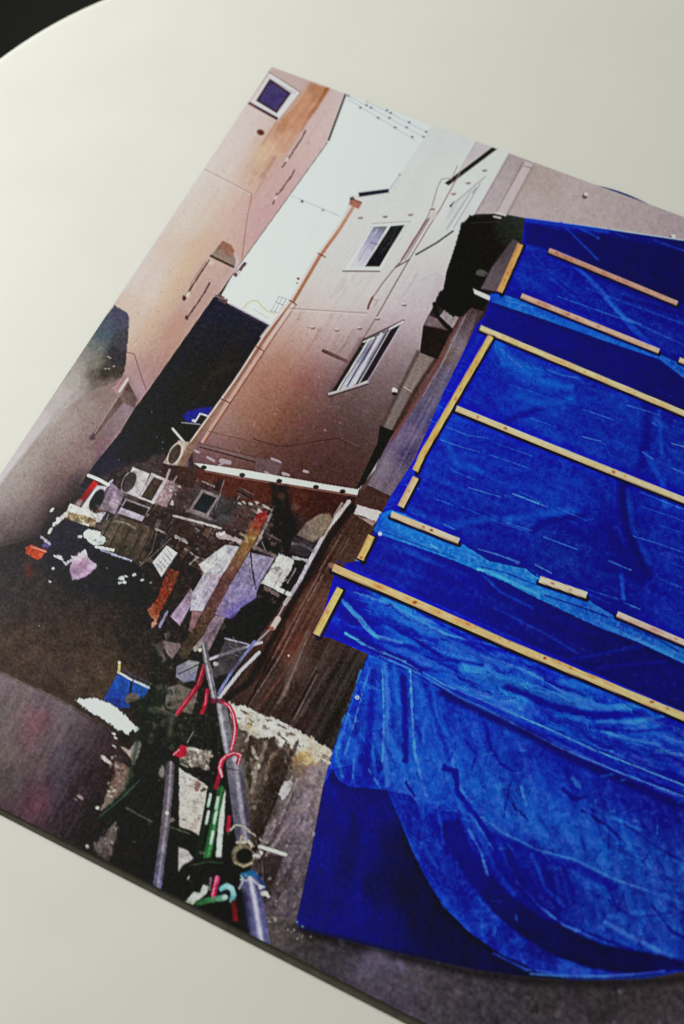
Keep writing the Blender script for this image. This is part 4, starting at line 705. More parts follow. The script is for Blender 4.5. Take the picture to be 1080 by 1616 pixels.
for k in range(4): L(f'{247 + k * 3.6},{897 + k * 3.0} {262 + k * 3.6},{876 + k * 3.0}', 1.1, '8c8992', al=0.7)
p_po = cut('printed_rusty_post')
F('265,897 284,902 272,930 262,950 252,968 247,985 238,993 242,978 233,962 247,950 256,920', '272,905,5a2f1e 262,930,74341f 255,955,7c3a26 240,965,8b4a36 242,985,a5745f 265,945,6b2f1c', p_po, soft=2.2, rough=1.6, nz=14, ns=4)
L('264,966 252,990', 4, '75718a', rough=0.6); L('300,930 288,950', 2, '6a5560', al=0.6)
# laundry
p_ld = cut('printed_laundry', 'pale shirts hanging on a line in the printed alley')
L('346,845 360,848 380,856', 8, 'a09392', rough=2, nz=12); L('348,844 354,841', 4, 'd3ccc8')
F('302,930 310,940 284,988 269,973', '300,940,8d7a8c 285,960,99869e 280,980,947f9a', p_ld, soft=2, nz=8, ns=5); E(279, 984, 1.5, 1.5, '3c323a')
F('322,905 354,902 345,920 320,965 300,964 304,936', '320,920,a09cab 310,950,aca8ba 335,930,a298aa 345,910,a08e9c', p_ld, soft=2, nz=7, ns=6, st=(115, 30, 5, 9))
F('356,860 380,863 354,905 322,907 314,891', '350,870,bebec2 330,890,c2c2c4 365,870,aeaeb8 345,900,a8a5b0', p_ld, soft=1.8, nz=6, ns=6, st=(125, 30, 5, 7)); L('314,891 323,906', 2, '8d7d6c', al=0.6)
for l, w, c, a in (('366,866 332,902', 2, '8f8f9c', 0.6), ('356,868 326,894', 1.6, 'dadadd', 0.6), ('372,872 350,900', 2.5, '8a8896', 0.5), ('340,908 312,960', 2, '86829a', 0.7), ('330,910 306,955', 1.8, 'cfcddb', 0.6), ('348,908 322,958', 2.5, '8a7f92', 0.6), ('300,940 278,975', 1.8, '78687c', 0.6), ('322,906 352,903', 1.6, '77747f', 0.7)): L(l, w, c, soft=2, al=a, rough=0.6)
F('304,964 320,966 304,1000 298,995', '805f62', soft=3, nz=8)
p_ld = cut('printed_laundry', 'lilac cloth hanging behind a post in the print')
F('394,872 434,881 412,918 405,936 405,944 380,960 369,979 336,968', '400,885,827a90 425,885,8a809a 390,920,847a9c 370,940,80769a 385,955,625a92 365,970,5c5292 345,962,7e6e88 405,930,726a90', p_ld, soft=2, nz=10, ns=4, st=(115, 30, 6, 7)); L('396,874 398,895 404,930', 2.4, '2c2736', al=0.9)
F('340,971 356,974 330,1027 311,1011', '345,980,796876 330,1000,75636e 325,1020,84707c', p_ld, soft=2.2, nz=8, ns=4)
for l, w, c, a in (('425,884 380,955', 2, '5f5878', 0.6), ('410,880 360,960', 2, 'aaa2ba', 0.5), ('398,884 350,962', 2.4, '6c6484', 0.5), ('418,900 392,945', 2, 'a49cb4', 0.5), ('350,978 324,1018', 2, '5a4a56', 0.6)): L(l, w, c, soft=2.4, al=a, rough=0.8)
p_po = cut('printed_wooden_post')
L('414,814 384,870 355,920 315,995 290,1030', 17, ['7d2a2c', '7e6038', '6a4a3e', '56393a', '533a36', '46382f', '3a332b'], p_po, soft=2.2, w2=19, rough=0.8, nz=9)
L('428,812 402,866', 4, '8d847f', rough=0.8, al=0.8); scatter('375,840 408,830 398,860 380,870', 30, ['8d8480', '55453a', '9d8e6a'], (1, 2.2), 12)
for x, y in ((385, 793), (395, 795), (405, 793), (418, 800), (410, 806), (378, 795), (404, 808), (424, 803)): E(x, y, 4, 2, 'a89c98', rot=30, rough=1.2, al=0.9)
F('375,800 405,806 390,840 362,830', '4b3736', soft=6, al=0.7, nz=10, ns=4); L('402,864 434,878', 6, '6a5c5c', soft=3, rough=1)
F('441,874 464,883 460,900 450,915 438,931 412,921 425,900', '440,885,cfcfcf 450,890,d3d3d3 430,915,c8c6c2 448,910,b2aeae', p_alley, soft=2, rough=1, nz=10, ns=4)
E(438, 898, 6, 4, '8d8784', rough=1); L('446,900 432,928', 2, '8d898c'); L('420,928 440,940', 6, '5d5350', rough=1.5); L('439,930 457,938', 6.5, 'd8d8d4'); L('466,898 455,920', 3, 'a9a3a8')
L('470,885 440,960', 3, '17130f', al=0.6); F('360,980 405,945 425,945 440,965 400,1010 360,1005', '171516', soft=7)
# ladder and scraps at the foot of the laundry
for l, w, c in (('330,1041 370,1027 413,1014', 4.4, 'adadc4'), ('345,1095 366,1060 402,1013', 4.6, '6a6f9e'), ('346,1102 379,1060 409,1030', 5.4, 'b3b3c0'), ('356,1008 392,1017', 2.4, '8d8da4'), ('362,1020 380,1030', 2, '85859a'), ('360,1028 376,1036', 2, '77778c')): L(l, w, c, soft=1.6, rough=0.3)
F('356,1010 391,1019 372,1060 335,1070 338,1050', '4a464d', soft=4, al=0.7, nz=8); E(341, 1048, 5, 3.5, '9b989a', rough=0.8)
F('257,1011 286,1015 280,1030 272,1040 262,1030', '6f5f60', soft=2.2, rough=1, nz=8); F('244,1040 256,1022 262,1040 252,1064 240,1062', '4c4744', soft=4, nz=6)
F('279,1052 298,1042 315,1045 308,1074 290,1077 278,1068', '290,1060,7a7a88 305,1050,8a8d90 300,1070,70708c', soft=2.5, nz=8, ns=4); L('282,1064 316,1048', 2, '2c3230')
F('264,1086 282,1080 313,1092 303,1127 283,1122 260,1117', '275,1095,5e5853 300,1105,625a54 290,1120,575048', soft=2.5, nz=7, ns=4)

# --- road in front
F('-400,900 0,1062 26,1074 70,1094 112,1115 135,1129 170,1150 200,1185 206,1240 190,1290 150,1350 160,1420 -400,1180', '5,1080,8c8184 30,1090,867b7d 60,1105,7c7174 0,1120,7e7577 45,1130,8c7078 70,1140,7d6068 100,1130,7e7679 90,1160,756c6f 40,1170,7e686c 20,1180,7c7470 120,1160,5f5559 100,1190,655c63 130,1200,4a4047 60,1210,6c5f60 20,1230,645c5c 60,1250,64505a 90,1240,554853 45,1270,624a52 120,1250,40373d 100,1290,42383e 150,1230,382e31 160,1280,2c2527 140,1310,2a2426 170,1180,4b4043 180,1230,352b2b', p_road, soft=7, nz=8, ns=4, st=(118, 40, 5, 9))
sl = win(-400, 880, 260, 1440, 0); m = PID[sl] == p_road
IMG[sl] = np.where(m[..., None], IMG[sl] * np.array([0.76, 0.73, 0.75], np.float32), IMG[sl])
L('205,1160 200,1235 176,1290 140,1345', 60, '2a2224', soft=60, al=0.55)
B(52, 1150, 16, 34, '844e5c', 0.3, 20); B(62, 1265, 16, 26, '743e50', 0.3, 20); B(95, 1210, 18, 40, '463e52', 0.25, 20); B(20, 1140, 14, 40, '74746c', 0.2, 20)
L('0,1063 70,1095 112,1116', 6, '7d7476', soft=8, al=0.4); L('0,1052 70,1082 120,1104', 12, '352b28', soft=12, al=0.5); L('40,925 140,965', 30, '2f2826', soft=30, al=0.3)
F('117,1104 130,1103 148,1101 176,1110 190,1122 202,1133 212,1143 221,1149 216,1154 208,1153 202,1160 196,1155 187,1152 165,1136 145,1126 124,1110', 'd8dedf', p_road, soft=2, rough=1.6, rs=4, nz=5, ns=4)
for x, y, a_, c_ in ((179, 1158, 4, 'cfd3d4'), (182, 1164, 3, 'b9b5b4'), (181, 1178, 2.4, 'a59c98'), (166, 1198, 7, 'b8b2b0'), (172, 1203, 5, 'aaa29e'), (153, 1275, 2.6, 'd0d0cc'), (127, 1258, 5, '8a7d78'), (120, 1262, 3, '77696a')): E(x, y, a_, a_ * 0.45, c_, rot=35, rough=0.8)
F('190,1178 205,1183 218,1166 225,1174 218,1195 208,1210 206,1196', 'a0938c', p_road, soft=2.5, rough=1.2, nz=14, ns=4)
F('182,1200 208,1212 214,1225 195,1250 172,1270 160,1278 172,1245 180,1225', '190,1215,5a4640 200,1220,6e5d55 185,1240,6a5a52 170,1265,75695e', p_road, soft=4, rough=2, nz=16, ns=4)
scatter('168,1190 215,1200 205,1240 168,1272', 60, ['a3958c', '4a3832', '86756a', 'c0b6ae', '5f4438'], (0.8, 2.4), 21)
p_bk = part('printed_blue_bucket', p_alley, 'blue bucket with a white rim in the print')
F('186,1064 210,1073 236,1086 226,1106 205,1117 188,1118 164,1104 174,1085', '190,1075,1d4a98 180,1095,1b3f94 222,1090,214a8e 185,1110,163070', p_bk, soft=2, nz=8, ns=4); L('208,1070 206,1094', 4, '131a33', soft=2.5); L('187,1061 208,1073', 3.6, 'c3c8da'); L('213,1075 235,1085', 3.6, 'b4cade'); L('192,1056 236,1078', 3, '3d3a48', al=0.8); L('189,1046 188,1060', 5, 'aaa468', rough=0.8); E(189, 1046, 2.2, 2, 'd8d4b4')
E(209, 1103, 11, 9, '57504c', rough=1, nz=6); L('238,1080 256,1070', 1.6, '8d8a86', al=0.7)

# --- rubble wall behind the railing
F('364,1112 387,1118 449,1142 486,1162 524,1188 510,1240 490,1350 467,1455 440,1475 425,1500 395,1480 380,1320 360,1180', '390,1170,4b413c 420,1190,40352f 450,1180,50453e 480,1200,7c6852 500,1215,7d7078 390,1220,57504a 400,1260,4f4640 430,1240,342c29 415,1280,3a322d 450,1250,6c6266 480,1260,75696f 470,1300,6f6370 440,1320,5d5258 490,1330,5c535c 460,1360,5a515a 430,1360,3f3738 420,1400,332c2d 470,1400,50484e 450,1430,4c444a 430,1460,423b3c 410,1340,3a312c', p_rub, soft=1.8, nz=11, ns=5, st=(118, 30, 6, 9))
F('364,1110 387,1116 420,1130 449,1141 486,1161 524,1187 519,1206 508,1200 488,1206 475,1203 462,1185 452,1170 440,1180 434,1163 420,1166 398,1164 377,1147 366,1130', '380,1125,d2ccc4 420,1140,cec8c0 440,1155,c8c2bc 470,1175,cac4be 500,1190,b2a89c 485,1195,9a8868 390,1150,a59c8e 510,1195,b0a59a', p_rub, soft=2.4, rough=3, rs=7, nz=14, ns=5)
scatter('364,1112 449,1142 524,1188 515,1205 430,1165 370,1140', 120, ['d8d3cc', '6a5f54', '9d958c', '4d433c', 'e0dcd6', 'a58c5c'], (0.8, 3), 31)
scatter('376,1150 440,1175 470,1210 430,1250 405,1310 392,1250', 150, ['a39a90', '3a302b', '867c70', 'bdb5ac', '5a4a38', '2a2320'], (0.8, 3.2), 32, ang=118)
scatter('470,1200 515,1210 495,1330 460,1450 425,1330', 130, ['8f838c', '554a50', '7a6f78', 'a0959c', '4a4044'], (0.8, 3), 33, al=(0.2, 0.6), ang=118)
scatter('366,1114 449,1144 520,1188 512,1200 430,1160 372,1138', 70, ['4a4038', '2c2420', '6a5c4c'], (0.8, 2.2), 36, asp=5.0, ang=28, al=(0.5, 0.9))
for l, w, c, a in (('470,1172 455,1200 440,1250', 7, '2c2522', 0.8), ('400,1165 390,1200 396,1240', 8, '2a2320', 0.7), ('420,1172 412,1200', 6, '8d857a', 0.6), ('405,1205 398,1250', 5, '93897c', 0.5), ('438,1255 410,1320', 6, '221c1a', 0.8), ('462,1255 430,1330', 4, '3a3232', 0.6), ('470,1230 440,1300', 3, '9a8f92', 0.5), ('500,1215 470,1290', 5, '8a7e88', 0.4), ('480,1290 440,1370', 4, '4a4248', 0.5), ('456,1300 425,1345', 2, 'a59aa0', 0.5), ('448,1305 420,1350', 2, '9a9096', 0.5), ('490,1250 478,1310', 4, '96899a', 0.4), ('430,1190 418,1230', 4, '7d6a50', 0.6), ('446,1170 436,1190', 5, 'd2ccc4', 0.7), ('398,1180 404,1196', 5, 'b8b0a6', 0.6)): L(l, w, c, soft=3, al=a, rough=1.6)
L('444,1200 425,1255 404,1305', 22, '2b2421', soft=12, al=0.8, rough=3); L('430,1168 442,1190 440,1205', 12, '3a302b', soft=5, al=0.8, rough=2)
E(451, 1246, 8, 15, 'aaa2a6', rot=25, rough=2, nz=8); L('462,1225 447,1260', 4, 'b5acb0', al=0.6, rough=1); E(474, 1196, 7, 10, 'a08048', rot=60, soft=6, al=0.6, rough=2); E(490, 1200, 12, 5, 'c3a268', rot=30, soft=6, al=0.5, rough=2)
for k in range(5): L(f'{440 - k * 4},{1290 + k * 3} {422 - k * 4},{1330 + k * 4}', 1.8, '9d9298', al=0.5, rough=0.8)
F('412,1352 448,1350 436,1385 418,1425 412,1390', '2c2526', soft=4, al=0.85); scatter('405,1375 450,1395 440,1470 412,1450', 40, ['a39a9c', '6a6064'], (0.7, 2), 35, al=(0.3, 0.8))

# --- railing, hoses and steel pipes
F('236,1006 256,1040 264,1080 258,1118 284,1128 304,1132 345,1112 362,1180 372,1260 388,1330 400,1400 425,1500 240,1430 130,1340 160,1300 200,1245 222,1190 222,1150 205,1110 240,1090', '250,1060,252621 240,1110,20251e 280,1140,282923 230,1170,1f221e 250,1220,171d19 200,1290,171b18 170,1320,1f1b1c 220,1340,1f191a 240,1390,1c1718 300,1200,221f1b 320,1160,232320 330,1300,161a15 300,1380,15190f 350,1380,161a16 380,1440,151416 270,1290,201b1b 330,1440,141612', p_rail, soft=6, rough=2.5, nz=6, ns=5)
scatter('240,1050 290,1100 290,1180 235,1190', 70, ['3c4036', '191c17', '4a4740', '2c342a'], (1.5, 5), 41, al=(0.3, 0.7))
L('222,1150 200,1250 158,1290', 10, '1c2a20', soft=8, al=0.7); L('158,1288 190,1262 222,1230', 2, '44514a', al=0.6); L('200,1275 240,1297', 2.4, '4b5148', al=0.8, rough=0.6); L('238,1120 262,1122 272,1140', 9, '3c3d38', soft=5, al=0.8); L('272,1130 268,1160', 6, '45463f', soft=4, al=0.7); L('245,1116 280,1130', 2, '5c5c50', al=0.6)
F('150,1332 172,1310 182,1298 186,1312 178,1335 172,1360 150,1345', '5d5350', soft=4, rough=3, nz=14, ns=4); scatter('150,1310 190,1295 185,1350 150,1350', 26, ['96908a', '3f3835'], (0.8, 2), 44); E(138, 1336, 4, 2.4, 'a5a29e', rot=30, rough=1); E(154, 1275, 3, 2.4, 'd6d6d2')
# bright plaster seen through the rails
F('292,1178 333,1186 330,1216 300,1206 284,1203', '766c63', p_rail, soft=2.5, rough=1.5, nz=22, ns=4); scatter('290,1178 334,1186 330,1216 284,1204', 60, ['c3bdb5', '3a352f', 'a0978c', 'd6d2cc'], (0.8, 2.6), 51, ang=10)
p_pl = part('printed_plaster_gap', p_rail)
F('283,1213 300,1222 328,1240 324,1270 314,1320 298,1314 283,1310', '290,1225,c6c3be 315,1240,b9b2ab 300,1270,b8b2ac 290,1300,b5b0a8 310,1310,a99e94', p_pl, soft=1.8, rough=0.8, nz=8, ns=4)
for k in range(8): L(f'284,{1226 + k * 11} 300,{1230 + k * 11} 322,{1238 + k * 10}', 1.2, '8a7f78', al=0.5, rough=0.8)
E(312, 1242, 5, 7, '6a4a44', rough=1.5, al=0.8); E(322, 1246, 6, 3, '54483f', rough=1.5)
p_pl = part('printed_plaster_gap', p_rail)
F('282,1337 296,1342 305,1354 300,1364 282,1381', 'a9a4a6', p_pl, soft=1.8, nz=5, ns=4)
p_pl = part('printed_plaster_gap', p_rail)
F('292,1424 306,1408 316,1409 321,1396 330,1399 326,1410 304,1428', 'b9beb6', p_pl, soft=1.8, nz=4); E(297, 1384, 2, 4, 'cfd2cc', rot=20)
L('352,1250 350,1290 345,1354', 8.5, 'c3cac8', soft=1.8, rough=0.5)
L('284,1204 330,1232', 7, '23221c', soft=2); L('286,1205 296,1210', 3, '8f8a80', al=0.8); L('262,1301 300,1313 315,1322', 6, '1e221b', soft=2); L('266,1304 300,1316', 1.6, '49503f', al=0.8)
p_gb = part('printed_green_bar', p_rail)
L('349,1246 338,1300 326,1358', 12, ['2c4a33', '28512f', '2d5a34'], p_gb, soft=2, hi='3f7a48', hioff=-0.2, hw=0.35); L('334,1240 322,1300 312,1350', 8, '1b281d', part('printed_green_bar', p_rail), soft=2)
for x, y in ((331, 1263), (328, 1290), (340, 1290), (335, 1322), (343, 1268)): L(f'{x + 1.5},{y - 9} {x - 2},{y + 9}', 4.4, ['b9cbc2', '8fb5a6'], soft=1.6)
L('283,1390 295,1372 308,1365 330,1362 356,1361', 18, '171d17', p_rail, soft=3); L('300,1366 330,1360 352,1362', 2, '3a4a3a', al=0.6)
L('350,1403 358,1398 366,1402 369,1412 366,1421', 8, ['5f9aa6', '86b8c4', '7db0be', '4f8a92'], soft=2); E(356, 1410, 7, 6, '14262a', soft=2); L('312,1425 330,1420 352,1417', 9, ['26492b', '305c37', '6d9c8a'], soft=2, rough=0.6); E(355, 1416, 5, 4, '93bcb8')
# red cords
def cord(): return part('printed_red_cord', p_rail)
L('322,1052 314,1080 298,1103 281,1125', 8, ['6f1a2a', '8c1730', '7c152c'], cord(), soft=1.8, hi='b04a5c', hioff=0.3, hw=0.25); L('327,1090 325,1108 319,1125', 6, '9a1732', cord(), soft=1.8); L('326,1095 324,1112', 1.5, 'd98a98', al=0.7)
F('273,1191 287,1175 294,1178 296,1192 284,1196', '9c2034', cord(), soft=2.2, rough=0.8); L('296,1172 306,1155', 1.4, '8d8d88', al=0.7); L('274,1191 283,1183', 1.6, 'c99a9c', al=0.8)
# steel pipes
p_st = part('printed_steel_pipe', p_rail, 'grey steel pipe with a red cord in the print')
L('322,1018 328,1050 339,1104', 10, ['57525a', '67636c', '6c6872'], p_st, soft=2, hi='a9a5b0', hioff=0.2, hw=0.3, rough=0.6, nz=6)
L('308,1025 316,1015', 6, '8d8680', rough=1.5); E(316, 1026, 3, 3, 'd6d0c4', rough=0.8)
p_st = part('printed_steel_pipe', p_rail)
L('350,1112 356,1150 362,1184', 17, ['625f66', '67646c', '565360'], p_st, soft=2.2, hi='a5a2ae', hioff=0.45, hw=0.35, nz=5)
L('352,1108 362,1114 369,1128 372,1150 370,1166 366,1182', 6.4, ['a3203e', 'b01c40', 'b82046', 'a81c40'], cord(), soft=1.8, hi='e6a8b4', hioff=0.2, hw=0.3)
L('335,1106 352,1107', 8, '5a1a28', soft=3, al=0.8)
p_st = part('printed_steel_pipe', p_rail)
L('369,1205 376,1260 384,1320', 24, ['5a5662', '53505e', '4b4858'], p_st, soft=2.2, hi='8e8b98', hioff=-0.25, hw=0.35, nz=6)
L('380,1220 388,1270 394,1318', 5, '3a3548', soft=4, al=0.6); E(374, 1198, 7, 5, 'a3a0b4', soft=4)
L('349,1224 347,1212 350,1201 358,1193 370,1189 379,1192 376,1204', 7, ['b82048', 'c02448', 'a81a3c', '9a1a34', '7c1a2c'], cord(), soft=1.8, hi='e8a0b0', hioff=-0.25, hw=0.25); L('346,1225 341,1243', 6.5, ['98203a', '7c1830'], soft=2); L('348,1214 351,1226', 2, 'f0dfe0'); L('360,1213 378,1216', 2, '33303c', al=0.8)
L('362,1290 360,1310', 6, ['8c1c36', 'a82040'], soft=2)
L('364,1310 372,1302 384,1303 394,1312', 3, 'a49e98', soft=1.6); L('392,1312 406,1320 412,1326', 3, '8f8880', rough=0.6); L('404,1310 410,1335', 4, '2a2320')
E(384, 1350, 19, 17, '6a6252', part('printed_pipe_clamp', p_rail), rough=1.5, nz=14, ns=4); E(386, 1351, 13.5, 12, '15110f', soft=2); L('372,1362 384,1368 398,1362', 3, '9d947e', al=0.8); L('374,1330 392,1328 402,1340', 5, 'a8a294', rough=1.2); L('382,1320 378,1332', 4, '8d8878', rough=1)
L('410,1336 430,1342 451,1349', 5.6, 'cfc9c0', soft=1.6); E(406, 1350, 6, 4, 'b0a9a6', rough=1.2); E(402, 1340, 5, 4, '1c1718'); E(412, 1345, 4, 3, 'c3bdb6', rough=1); L('414,1360 416,1400', 1.6, '5d5560', al=0.8)
L('384,1382 398,1378 410,1390 415,1400', 9, ['2c5a78', '1d4a80', '14386a'], soft=2.2, rough=1); scatter('378,1375 400,1385 395,1398 380,1395', 24, ['c9d0d0', '6a8a98', '2a4a60'], (1, 2.6), 61)
p_st = part('printed_steel_pipe', p_rail, 'wide bluish steel pipe at the foot of the print')
L('396,1398 402,1430 412,1490', 30, ['4a4968', '4a4970', '585880'], p_st, soft=2.5, hi='b3b3d6', hioff=-0.1, hw=0.28, nz=6); L('378,1402 384,1390 398,1388 410,1398', 3, 'a3a8ba', al=0.8); L('384,1410 392,1470', 10, '23222f', soft=6, al=0.7)
E(418, 1410, 6, 4, 'c9c8cc', rough=1.5); E(413, 1400, 4, 3, 'b5b5bc', rough=1); E(424, 1415, 2, 2, 'dcdce0')
p_st = part('printed_steel_pipe', p_rail, 'thin rusty steel pipe in the print')
L('269,1208 266,1255 261,1303 255,1350 248,1402', 13.5, ['4c4648', '534d54', '5a5458', '504e5e', '555a84'], p_st, soft=2, hi='857e8e', hioff=-0.15, hw=0.35, rough=0.5, nz=6); E(264, 1283, 3, 3, 'cfcac8'); E(272, 1294, 4, 3, '6d6462', rough=1); E(256, 1218, 5, 9, '6d6a66', soft=4, rough=1)
L('343,1386 337,1412', 8, ['b83058', '9c1e42'], cord(), soft=1.8, hi='e07a94', hioff=0.3, hw=0.25); L('333,1386 331,1404', 3, '7d6a70', al=0.8)
L('369,1424 372,1450', 8, ['4f1420', '6a1626'], soft=2.5)
L('140,1345 250,1408 330,1450 420,1500', 14, '191516', soft=12, al=0.6)

# small broken texture over everything cluttered
kids = [k for k, q in enumerate(PARTS) if k in (p_alley, p_rail, p_rub) or q[1] in (p_alley, p_rail)]
sl = win(-40, 690, 560, 1520, 0); u, v = U[sl], V[sl]; m = np.isin(PID[sl], kids)
k_ = 1 + 0.20 * fbm(u / 3.0, v / 3.0, 61, 2) + 0.22 * fbm(u / 12, v / 12, 67, 2)
IMG[sl] = np.where(m[..., None], np.clip(IMG[sl] * k_[..., None], 6, 240), IMG[sl])
scatter('110,790 200,740 300,740 420,800 480,860 430,940 300,1000 200,900 100,900', 260, ['8d8484', '1a1717', '5b4d4a', 'b5adab', '3a2e2c', '6a5560', '151214'], (0.8, 2.2), 71, al=(0.1, 0.4))
scatter('230,1000 340,1050 360,1180 390,1330 300,1430 180,1340 220,1180', 260, ['5d5a52', '12130f', '3c4238', '8a8a84', '2a2520', '1c241c'], (0.8, 2.4), 72, al=(0.1, 0.4))

# ---------------------------------------------------------------- whole print: softness, grain, ink
def blur(a, r=1):
    for ax in (0, 1):
        p_ = np.concatenate([np.take(a, [0], ax), a, np.take(a, [-1], ax)], ax)
        n_ = a.shape[ax]
        a = 0.25 * np.take(p_, np.arange(0, n_), ax) + 0.5 * np.take(p_, np.arange(1, n_ + 1), ax) + 0.25 * np.take(p_, np.arange(2, n_ + 2), ax)
    return a
def box(a, r):
    for ax in (0, 1):
        n_ = a.shape[ax]; c_ = np.cumsum(np.concatenate([np.take(a, [0] * (r + 1), ax), a, np.take(a, [-1] * r, ax)], ax), ax, dtype=np.float64)
        a = ((np.take(c_, np.arange(2 * r + 1, n_ + 2 * r + 1), ax) - np.take(c_, np.arange(0, n_), ax)) / (2 * r + 1)).astype(np.float32)
    return a
m = (PID == p_tarp)[..., None]
IMG += np.where(m, 0.55 * (IMG - box(box(IMG, 5), 5)), 0.0)
IMG += 0.35 * (IMG - box(IMG, 1)) + 0.12 * (IMG - box(IMG, 3))   # the print was sharpened
IMG[:] = np.where(m, np.stack([np.clip(IMG[..., 0], 6, 90), np.clip(IMG[..., 1], 10, 190), IMG[..., 2]], -1), IMG)
g = rng.normal(0, 1, U.shape + (1,)).astype(np.float32) * 0.8 + rng.normal(0, 1, U.shape + (3,)).astype(np.float32) * 0.42
g = blur(g)
lum = IMG.mean(2, keepdims=True)
amp = 3.0 + 9.0 * np.exp(-((lum - 95) / 60) ** 2)
IMG[:] = np.clip(IMG + g * amp, 4, 250)
s = IMG / 255.0
LIN = np.where(s <= 0.04045, s / 12.92, ((s + 0.055) / 1.055) ** 2.4)
# tones above are as they read on the table; reflectance of the ink = tone / light that reaches the sheet there
_x = np.minimum(GX, 0.30)[..., None]
LIN = (LIN - (0.021 - 0.060 * _x)) / np.array([0.99, 1.0, 0.952]) / (0.79 - 1.40 * _x + 1.9 * _x * _x + 0.25 * GY[..., None])
_mx = np.array([0.88, 0.95, 0.975])                 # paper white; highlights roll off towards it
LIN = np.where(LIN > 0.6, 0.6 + (_mx - 0.6) * (1 - np.exp(-(LIN - 0.6) / (_mx - 0.6))), LIN)
LIN = np.clip(LIN, 0.0012, 0.97).astype(np.float32)

# every printed part in one piece: stray islands go to the part around them
def tidy(pid):
    h, w = pid.shape; flat = pid.ravel().tolist(); lab = [0] * (h * w); best = {}; comp = [None]
    for s0 in range(h * w):
        if lab[s0]: continue
        k = flat[s0]; n_ = len(comp); comp.append(k); lab[s0] = n_; st = [s0]; cnt = 0
        while st:
            a = st.pop(); cnt += 1; x = a % w
            for q_ in ((a + 1) if x < w - 1 else -1, (a - 1) if x else -1, a + w, a - w):
                if 0 <= q_ < h * w and not lab[q_] and flat[q_] == k: lab[q_] = n_; st.append(q_)
        if cnt > best.get(k, (0, 0))[0]: best[k] = (cnt, n_)
    keep = np.array([False] + [best[k][1] == i + 1 for i, k in enumerate(comp[1:])])
    bad = ~keep[np.array(lab)].reshape(h, w); pid = pid.copy()
    for _ in range(400):
        if not bad.any(): break
        for ax, sh in ((0, 1), (0, -1), (1, 1), (1, -1)):
            src, sb = np.roll(pid, sh, ax), np.roll(bad, sh, ax)
            e_ = [slice(None), slice(None)]; e_[ax] = 0 if sh > 0 else -1; sb[tuple(e_)] = True   # no wrapping round the sheet
            m_ = bad & ~sb
            pid[m_] = src[m_]; bad = bad & ~m_
    return pid
PID = tidy(tidy(PID[:-1, :-1]))

# ---------------------------------------------------------------- the print as an object
book = bpy.data.objects.new('photo_print', None); sc.collection.objects.link(book)
tag(book, 'large colour print of a blue tarpaulin covered house, lying on the white table', 'photo print')
def relief(x, y):
    """the sheet is not quite flat: its free edges lie a touch lower than its belly"""
    return 0.00035 * np.sin(np.clip(x / 0.25, 0, 1) * 1.5) * np.sin(np.clip(-y / SHEET_H, 0, 1) * math.pi)
GZ = (SHEET_T + relief(GX, GY)).astype(np.float32)
nr, nc = U.shape
idx = np.arange(nr * nc, dtype=np.int64).reshape(nr, nc)
quads = np.stack([idx[:-1, :-1], idx[1:, :-1], idx[1:, 1:], idx[:-1, 1:]], -1).reshape(-1, 4)
fid = PID.reshape(-1)
co = np.stack([GX, GY, GZ], -1).reshape(-1, 3).astype(np.float32)
ink = np.concatenate([LIN.reshape(-1, 3), np.ones((nr * nc, 1), np.float32)], 1).astype(np.float32)
objs = {}
for k, (name, par, label) in enumerate(PARTS):
    q = quads[fid == k]
    if len(q) == 0: continue
    used, inv = np.unique(q, return_inverse=True)
    me = bpy.data.meshes.new(name)
    me.vertices.add(len(used)); me.vertices.foreach_set('co', co[used].ravel())
    me.loops.add(q.size); me.loops.foreach_set('vertex_index', inv.reshape(-1).astype(np.int32))
    me.polygons.add(len(q)); me.polygons.foreach_set('loop_start', np.arange(0, q.size, 4, dtype=np.int32))
    at_ = me.attributes.new('ink', 'FLOAT_COLOR', 'POINT'); at_.data.foreach_set('color', ink[used].ravel())
    me.update(calc_edges=True)
    o = link(name, me, m_print, objs.get(par, book) if par is not None else book)
    if label: o['label'] = label
    objs[k] = o
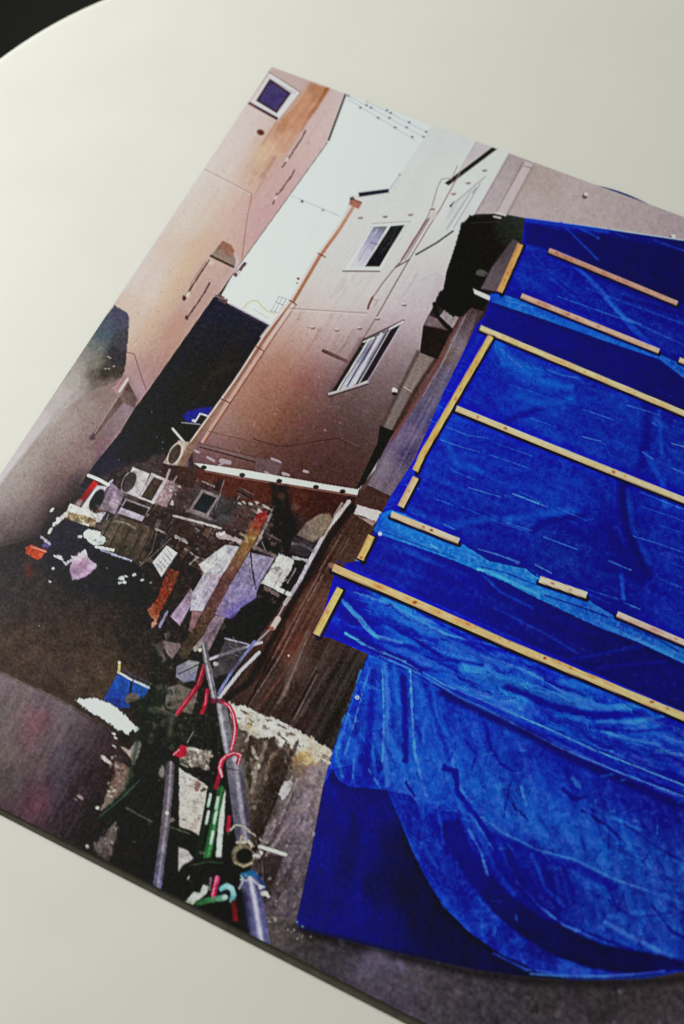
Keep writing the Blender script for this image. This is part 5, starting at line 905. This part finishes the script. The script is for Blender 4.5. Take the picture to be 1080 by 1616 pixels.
# stack of sheets under the picture
def slab(name, x0, x1, y0, y1, z0, z1, mat):
    bm = bmesh.new(); bmesh.ops.create_cube(bm, size=1.0)
    for v_ in bm.verts: v_.co = ((x0 + x1) / 2 + v_.co.x * (x1 - x0), (y0 + y1) / 2 + v_.co.y * (y1 - y0), (z0 + z1) / 2 + v_.co.z * (z1 - z0))
    return from_bm(name, bm, mat, book)
slab('top_sheet_edge', 0.0, SHEET_W, -SHEET_H, 0.0, SHEET_T - 0.0005, SHEET_T - 0.00005, m_edge)
n_pg = 3; zb = 0.0009
for k in range(n_pg):
    dz = (SHEET_T - 0.0006 - zb) / n_pg; z0 = zb + 0.00005 + k * dz; z1 = z0 + dz - 0.00006
    r = random.Random(k)
    slab('page', 0.0003 + r.uniform(0, 0.0003), SHEET_W - r.uniform(0.0003, 0.0012), -SHEET_H + 0.0003 + r.uniform(0, 0.0003), -0.0006 - r.uniform(0, 0.0006), z0, z1, m_edge)
# dark board underneath: lies a hair askew, so that it shows along the lower edge only
bm = bmesh.new()
ring = [(0.0012, -0.0015), (0.0012, -SHEET_H - 0.0013), (SHEET_W - 0.002, -SHEET_H - 0.0033), (SHEET_W - 0.002, -0.0035)]
lo, hi, hi2 = ([bm.verts.new((x, y, z)) for x, y in ring] for z in (0.00005, zb - 0.0003, zb - 0.0003))
for v_, (x, y) in zip(hi2, ring):
    v_.co.z = zb; v_.co.x += 0.0003 if x < 0.1 else -0.0003; v_.co.y += 0.0003 if y < -0.1 else -0.0003
for a_, c_ in ((lo, hi), (hi, hi2)):
    for k in range(4): bm.faces.new((a_[k], a_[(k + 1) % 4], c_[(k + 1) % 4], c_[k]))
bm.faces.new(list(reversed(lo))); bm.faces.new(hi2)
o = from_bm('backing_board', bm, m_board, book); o['label'] = 'dark board showing along the lower edge of the print'
# a blue page below bows out a little past the top edge
bm = bmesh.new(); N = 24; x0, x1 = to_sheet(938, 291)[0], to_sheet(1026, 326)[0]
tp, bt = [], []
for z in (SHEET_T - 0.0004, SHEET_T - 0.00015):
    row = []
    for i in range(N + 1):
        t = i / N; row.append(bm.verts.new((x0 + (x1 - x0) * t, 0.0011 * math.sin(math.pi * t), z)))
    tp.append(row)
for z in (SHEET_T - 0.0004, SHEET_T - 0.00015): bt.append([bm.verts.new((x0 + (x1 - x0) * i / N, -0.00002, z)) for i in range(N + 1)])
for i in range(N):
    bm.faces.new((tp[1][i], bt[1][i], bt[1][i + 1], tp[1][i + 1])); bm.faces.new((tp[0][i], tp[0][i + 1], bt[0][i + 1], bt[0][i])); bm.faces.new((tp[0][i], tp[1][i], tp[1][i + 1], tp[0][i + 1]))
o = from_bm('blue_page_edge', bm, m_blue, book); o['label'] = 'blue edge of the page below, peeping out at the top'
